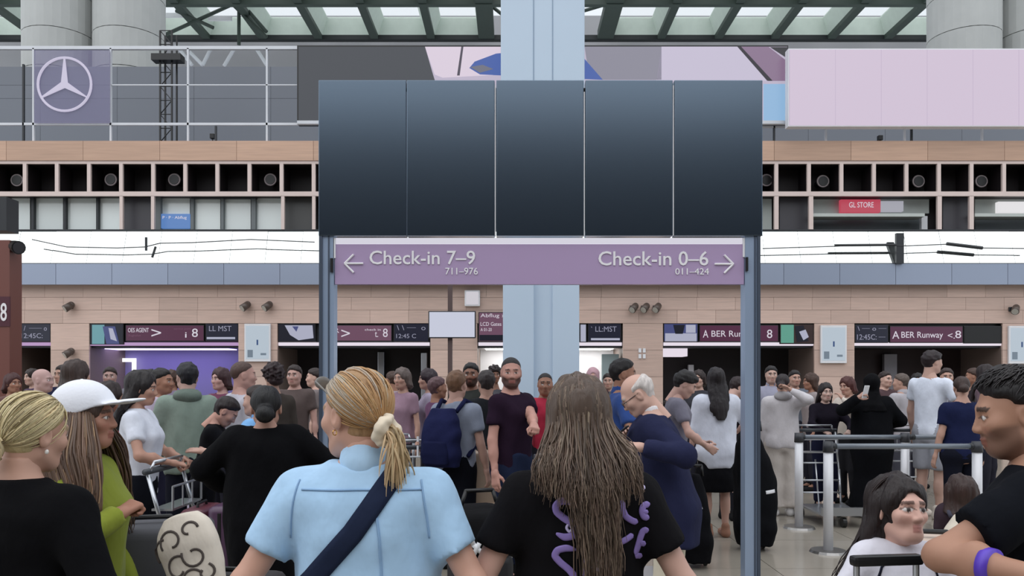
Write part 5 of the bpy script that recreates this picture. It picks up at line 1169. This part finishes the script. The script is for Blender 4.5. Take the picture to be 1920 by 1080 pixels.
def trolley_parts():
    P = {}
    P['side_frame'] = MB().tube([(-.27, -.45, .98), (-.27, -.33, .55), (-.26, -.25, .16), (-.20, .5, .12)], .014).mesh('side_frame', m_steel, True)
    P['side_frame_far'] = MB().tube([(.27, -.45, .98), (.27, -.33, .55), (.26, -.25, .16), (.20, .5, .12)], .014).mesh('side_frame', m_steel, True)
    P['handle_bar'] = MB().cyl((-.29, -.46, 1.0), (.29, -.46, 1.0), .021, n=12).mesh('handle_bar', paint('handle_dark', (60, 64, 70), .4), True)
    P['brake_lever'] = MB().cyl((-.22, -.43, 1.06), (.22, -.43, 1.06), .011, n=10).cyl((-.22, -.43, 1.06), (-.24, -.45, 1.0), .01).cyl((.22, -.43, 1.06), (.24, -.45, 1.0), .01).mesh('brake_lever', m_steel, True)
    P['deck'] = MB().box(-.25, .25, -.25, .5, .13, .15).box(-.25, .25, .46, .5, .15, .22).mesh('deck', m_steel)
    P['back_grid'] = MB().cyl((-.26, -.30, .42), (.26, -.30, .42), .010).cyl((-.26, -.27, .28), (.26, -.27, .28), .010).cyl((-.27, -.35, .62), (.27, -.35, .62), .010).cyl((0, -.25, .15), (0, -.36, .66), .009).mesh('back_grid', m_steel, True)
    P['basket'] = MB().box(-.24, .24, -.44, -.30, .74, .755).cyl((-.24, -.30, .90), (.24, -.30, .90), .008).cyl((-.24, -.30, .75), (-.24, -.30, .90), .008).cyl((.24, -.30, .75), (.24, -.30, .90), .008).cyl((-.08, -.30, .75), (-.08, -.30, .90), .006).cyl((.08, -.30, .75), (.08, -.30, .90), .006).mesh('basket', m_steel)
    P['wheel'] = MB().cyl((-.02, 0, .055), (.02, 0, .055), .055, n=14).mesh('wheel', m_black)
    return P
TP = trolley_parts()
def trolley(x, y, rz, label):
    r = empty('luggage_trolley', (x, y, 0), rz, label=label, cat='trolley', group='airport luggage trolleys')
    for k in ('side_frame', 'side_frame_far', 'handle_bar', 'brake_lever', 'deck', 'back_grid', 'basket'): link(bpy.data.objects.new(k.replace('_far', ''), TP[k]), r)
    for wx, wy in ((-.22, -.22), (.22, -.22), (0, .45)):
        o = bpy.data.objects.new('wheel', TP['wheel']); o.location = (wx, wy, 0); link(o, r)
    return r
def wx(px, d): return at(px, 0, d).x
R90 = math.pi/2
trolley(-1.93, 5.50, -R90, 'steel luggage trolley pushed by the woman in the white T-shirt')
trolley(wx(760, 7.6), 7.6, .12, 'steel luggage trolley standing left of the backpacker')
trolley(wx(718, 8.3), 8.4, .2, 'second steel luggage trolley behind the one left of the backpacker')
trolley(.64, 6.0, -R90, 'steel luggage trolley held by the bearded man')
trolley(wx(1551, 9.15), 9.15, math.pi, 'steel luggage trolley held by the young woman in the black sweater')
trolley(wx(1672, 10.05), 10.05, 0., 'steel luggage trolley behind the barrier beside the tall man')
suitcase(-2.10, 5.42, R90, .38, .165, .60, (92, 44, 56), 'maroon hard-shell suitcase left one of the pair below the bending person', z=.20)
suitcase(-1.915, 5.42, R90, .38, .165, .62, (84, 58, 84), 'plum hard-shell suitcase right one of the pair below the bending person', z=.20)
suitcase(wx(275, 3.2), 3.25, .25, .46, .30, 1.02, (70, 70, 76), 'large dark grey suitcase between the cap wearer and the scroll cushion', ribs_=False, soft=True)
suitcase(wx(372, 2.75), 2.95, -.15, .42, .28, .88, (44, 40, 42), 'black suitcase under the scroll-patterned cushion', soft=True, ribs_=False)
suitcase(wx(912, 7.0), 7.05, .1, .34, .24, .98, (190, 168, 148), 'beige suitcase standing between the backpacker and the bearded man', ribs_=False)
def soft_bag(x, y, rz, rows, rgb, label, stripe, cat='bag', name='travel_bag'):
    r = empty(name, (x, y, 0), rz, label=label, cat=cat); f = Fld((-.35, -.3, 0), (.35, .3, 1.3), .014); f.loft(rows, .03, n=2.6, sm=5).noise(.006, 22, 5).noise(.002, 60, 6)
    V, Q = f.nets(); V = relax(V, Q); obj('bag_body', npmesh('bag_body', V, Q, fabric(rgb)), r); bv_ = BVHTree.FromPolygons([tuple(map(float, v)) for v in V], [tuple(map(int, q_)) for q_ in Q])
    drape('reflective_stripe', bv_, stripe, .016, None, r, .004, mat=M('reflective_strip', (222, 222, 228), .4), sub=3)
    zt = rows[-1][0]; MB().tube([(-.06, 0, zt-.02), (-.05, 0, zt+.07), (.05, 0, zt+.07), (.06, 0, zt-.02)], .012).build('grab_handle', m_black, r, True)
    for sx in (-1, 1): MB().cyl((sx*.10-.012, .05, .035), (sx*.10+.012, .05, .035), .035, n=12).build('wheel', m_black, r)
soft_bag(wx(1418, 7.5), 7.55, .1, [(.05, 0, 0, .15, .14), (.20, 0, 0, .19, .18), (.55, .01, 0, .20, .19), (.80, -.02, 0, .17, .16), (1.02, -.05, 0, .11, .11), (1.14, -.06, 0, .07, .07)], (15, 16, 20), 'big rounded black bag with a reflective stripe behind the right sign post', [(.03, .565), (.08, .57), (.13, .575)])
soft_bag(wx(1302, 6.9), 6.85, .1, [(.05, 0, 0, .11, .13), (.25, 0, 0, .13, .17), (.60, -.02, 0, .11, .16), (.80, -.04, 0, .06, .08)], (14, 14, 18), 'black wheeled bag with a pale tag behind the navy blazer', [(-.06, .52), (.0, .54)])
suitcase(wx(1690, 2.2), 2.2, .12, .40, .24, .72, (58, 60, 66), 'suitcase with raised telescopic handle in front of the girl', handle=1.105)
suitcase(wx(1752, 3.1), 3.15, -.2, .34, .26, .98, (196, 176, 162), 'beige soft suitcase behind the girl', ribs_=False, soft=True)
# cream scroll-patterned cushion lying on the black suitcase
cu = empty('scroll_cushion', (wx(368, 2.72), 2.75, .90), 0, label='cream cushion with dark scroll pattern standing on a suitcase at the lower left', cat='cushion')
cu.rotation_euler = (math.radians(-8), math.radians(-19), 0)
f = Fld((-.12, -.07, -.06), (.12, .07, .30), .006); f.loft([(-.03, 0, 0, .085, .045), (.05, 0, 0, .10, .05), (.14, 0, 0, .098, .052), (.20, 0, 0, .08, .045), (.235, 0, 0, .05, .03)], .02, n=2.2).ell((0, 0, .17), (.088, .05, .075), .04).noise(.002, 40, 3)
V, Q = f.nets(); V = relax(V, Q, 2); obj('pad', npmesh('pad', V, Q, fabric((214, 204, 190))), cu)
bvc = BVHTree.FromPolygons([tuple(map(float, v)) for v in V], [tuple(map(int, q_)) for q_ in Q]); m_scroll = fabric((84, 76, 72))
def scr(cx, cz, r0, a0, a1, n=16, k=.55): return [(cx+r0*(1-k*i/n)*math.cos(a0+(a1-a0)*i/n), cz+r0*(1-k*i/n)*math.sin(a0+(a1-a0)*i/n)) for i in range(n+1)]
for ln in (scr(-.030, .165, .045, 3.6, -1.6), scr(.030, .095, .042, 2.6, 8.2), scr(-.035, .07, .045, 1.0, 5.6), scr(.035, .185, .03, 0, 4.5), scr(.0, .02, .04, .3, 4.5), scr(.05, .03, .03, 1, -4), scr(-.065, .13, .05, 1.4, 3.6, k=.1)):
    drape('scroll_line', bvc, ln, .0036, None, cu, .002, n=3, mat=m_scroll)
for k in range(14):
    a = k/14*6.283; MB().ball((.075*math.cos(a)+.02, .042*math.sin(a), -.035+.006*math.sin(3*a)), (.024, .02, .02), 8).build('knit_tuft', fabric(((206, 164, 152), (226, 214, 200))[k % 2]), cu, True)
# backpack of the fair-haired man
bp = empty('backpack', (m2['root'].location.x, m2['root'].location.y, 0), m2['root'].rotation_euler.z, label='navy backpack with white zip pulls on the fair-haired man', cat='backpack')
Hh = m2['H']
f = Fld((-.25, -.42, .45*Hh), (.25, -.02, .86*Hh), .011); f.loft([(.53*Hh, 0, -.235, .155, .075), (.58*Hh, 0, -.25, .175, .105), (.68*Hh, 0, -.25, .172, .108), (.76*Hh, 0, -.235, .15, .09), (.815*Hh, 0, -.21, .10, .05)], .03, n=3).noise(.004, 40, 2); V, Q = f.nets(); obj('pack_body', npmesh('pack_body', relax(V, Q), Q, fabric((32, 36, 72))), bp)
f = Fld((-.2, -.48, .5*Hh), (.2, -.2, .72*Hh), .011); f.loft([(.545*Hh, 0, -.33, .12, .05), (.60*Hh, 0, -.335, .13, .055), (.66*Hh, 0, -.33, .11, .045)], .03, n=3); V, Q = f.nets(); obj('front_pocket', npmesh('front_pocket', relax(V, Q), Q, fabric((26, 30, 62))), bp)
for sx in (-1, 1): MB().tube([(sx*.10, -.17, .80*Hh), (sx*.115, -.06, .855*Hh), (sx*.12, .05, .835*Hh), (sx*.135, .14, .75*Hh), (sx*.15, .13, .66*Hh), (sx*.17, -.10, .58*Hh)], .018).build('shoulder_strap', fabric((28, 32, 66)), bp, True)
box('zip_pull', -.165, -.15, -.36, -.35, .585*Hh, .635*Hh, m_white, bp); box('zip_pull', -.172, -.155, -.35, -.34, .655*Hh, .68*Hh, m_white, bp)
# black and white holdall on the floor between the two front women
hb_ = empty('holdall', (wx(898, 4.6), 4.65, .0), .3, label='black holdall with white trim on a case between the two women in front', cat='bag')
MB().box(-.15, .15, -.22, .22, .0, .62, .05).build('lower_case', paint('case_black', (22, 22, 26)), hb_, True); MB().box(-.16, .16, -.24, .24, .62, .86, .07).build('bag', fabric((20, 20, 22)), hb_, True)
MB().tube([(-.10, -.25, .64), (-.05, -.255, .74), (.04, -.255, .80), (.1, -.25, .70)], .014).build('white_trim', m_white, hb_, True); MB().tube([(-.14, -.245, .80), (-.1, -.25, .70), (-.04, -.25, .64)], .014).build('white_trim', m_white, hb_, True)
MB().tube([(-.12, 0, .84), (-.08, 0, .96), (.08, 0, .96), (.12, 0, .84)], .012).build('carry_strap', m_black, hb_, True)
# phone in the elderly man's hands
e, wr = m5['J'][1]; ph = box('phone', -.036, .036, -.005, .005, -.075, .075, m_black, None, .003, label='black phone held by the elderly man in the blazer', cat='phone')
wr2 = m5['J'][-1][1]; p_ = m5['root'].matrix_basis @ Vector(tuple((wr+wr2)/2+np.array((0, .10, .05)))); ph.location = p_; ph.rotation_euler = (math.radians(-50), 0, m5['root'].rotation_euler.z+math.pi)
# phone of the person in the black headscarf
e, wr = m13['J'][-1]; u_ = (wr-e)/np.linalg.norm(wr-e); ph2 = box('phone', -.036, .036, -.005, .005, -.075, .075, m_white, None, .003, label='white phone held up by the person in the black headscarf', cat='phone')
ph2.location = m13['root'].matrix_basis @ Vector(tuple(wr+u_*.10)); ph2.rotation_euler = (.3, 0, .4)
# child with a white owl-print rucksack low behind the girl
ch = person(1802, 892, 4.6, -20, 'small child with brown hair low behind the girl at the right', 'c', SK1, ('bob', (52, 34, 30)), ('tee', (60, 48, 56)), ('trousers', (40, 40, 50)))
ck = empty('child_rucksack', ch['root'].location, ch['root'].rotation_euler.z, label='small white rucksack with a round dark eye print on the child', cat='rucksack'); Hc = ch['H']
f = Fld((-.17, -.32, .45*Hc), (.17, -.02, .87*Hc), .008); f.loft([(.52*Hc, 0, -.18, .10, .06), (.62*Hc, 0, -.19, .125, .08), (.74*Hc, 0, -.18, .115, .07), (.82*Hc, 0, -.165, .06, .04)], .03); V, Q = f.nets(); obj('pack_body', npmesh('pack_body', relax(V, Q), Q, fabric((222, 212, 196))), ck)
for sx in (-1, 1): MB().cyl((sx*.04, -.262, .70*Hc), (sx*.04, -.275, .70*Hc), .022, n=16).build('eye_print', m_black, ck); MB().tube([(sx*.07, -.12, .80*Hc), (sx*.08, -.02, .845*Hc), (sx*.085, .08, .80*Hc), (sx*.10, .06, .68*Hc)], .012).build('shoulder_strap', fabric((70, 70, 84)), ck, True)
# belt barrier posts and belts
post_me = {'post': MB().cyl((0, 0, .02), (0, 0, 1.0), .044, n=20).mesh('post', paint('barrier_silver', (214, 215, 220), .35, .15), True), 'base': MB().cyl((0, 0, 0), (0, 0, .022), .17, .155, 28).mesh('base', M('barrier_base_steel', (150, 148, 146), .3, .8)), 'head': MB().cyl((0, 0, .93), (0, 0, 1.03), .05, .046, 18).mesh('head', paint('barrier_head', (52, 54, 60), .4), True)}
def bpost(px, d, label):
    r = empty('barrier_post', (wx(px, d), d, 0), label=label, cat='barrier post', group='silver barrier posts')
    for k, me in post_me.items(): link(bpy.data.objects.new(k, me), r)
    return r
d_n, d_f = 7.45, 8.66
b1 = bpost(1553, d_n, 'nearest silver barrier post with a round steel base'); b2 = bpost(1498, d_f, 'silver barrier post beside the cream outfit, further back'); b3 = bpost(1697, d_f, 'silver barrier post behind the girl, further back'); b4 = bpost(1832, d_n, 'silver barrier post left of the man in the black T-shirt')
b5 = bpost(2040, d_f, 'silver barrier post beyond the right edge')
m_belt = M('barrier_belt', (112, 120, 130), .22, spec=.8)
def belt(a, b, z, label):
    A_, B_ = a.location, b.location; r = empty('barrier_belt', ((A_.x+B_.x)/2, (A_.y+B_.y)/2, 0), label=label, cat='barrier belt'); hx_ = (B_.x-A_.x)/2; hy = (B_.y-A_.y)/2
    MB().cyl((-hx_, -hy, z), (hx_, hy, z), .026, n=14).build('belt_tube', m_belt, r, True)
    for s_ in (-1, 1): MB().cyl((s_*hx_*.97, s_*hy*.97, z), (s_*hx_*.90, s_*hy*.90, z), .031, n=14).build('end_clip', m_dk, r, True)
belt(b1, b4, .985, 'grey barrier belt strung between the two nearer posts'); belt(b2, b3, .985, 'grey barrier belt strung between the two rear posts on the left'); belt(b3, b5, .985, 'grey barrier belt running right from the post behind the girl')
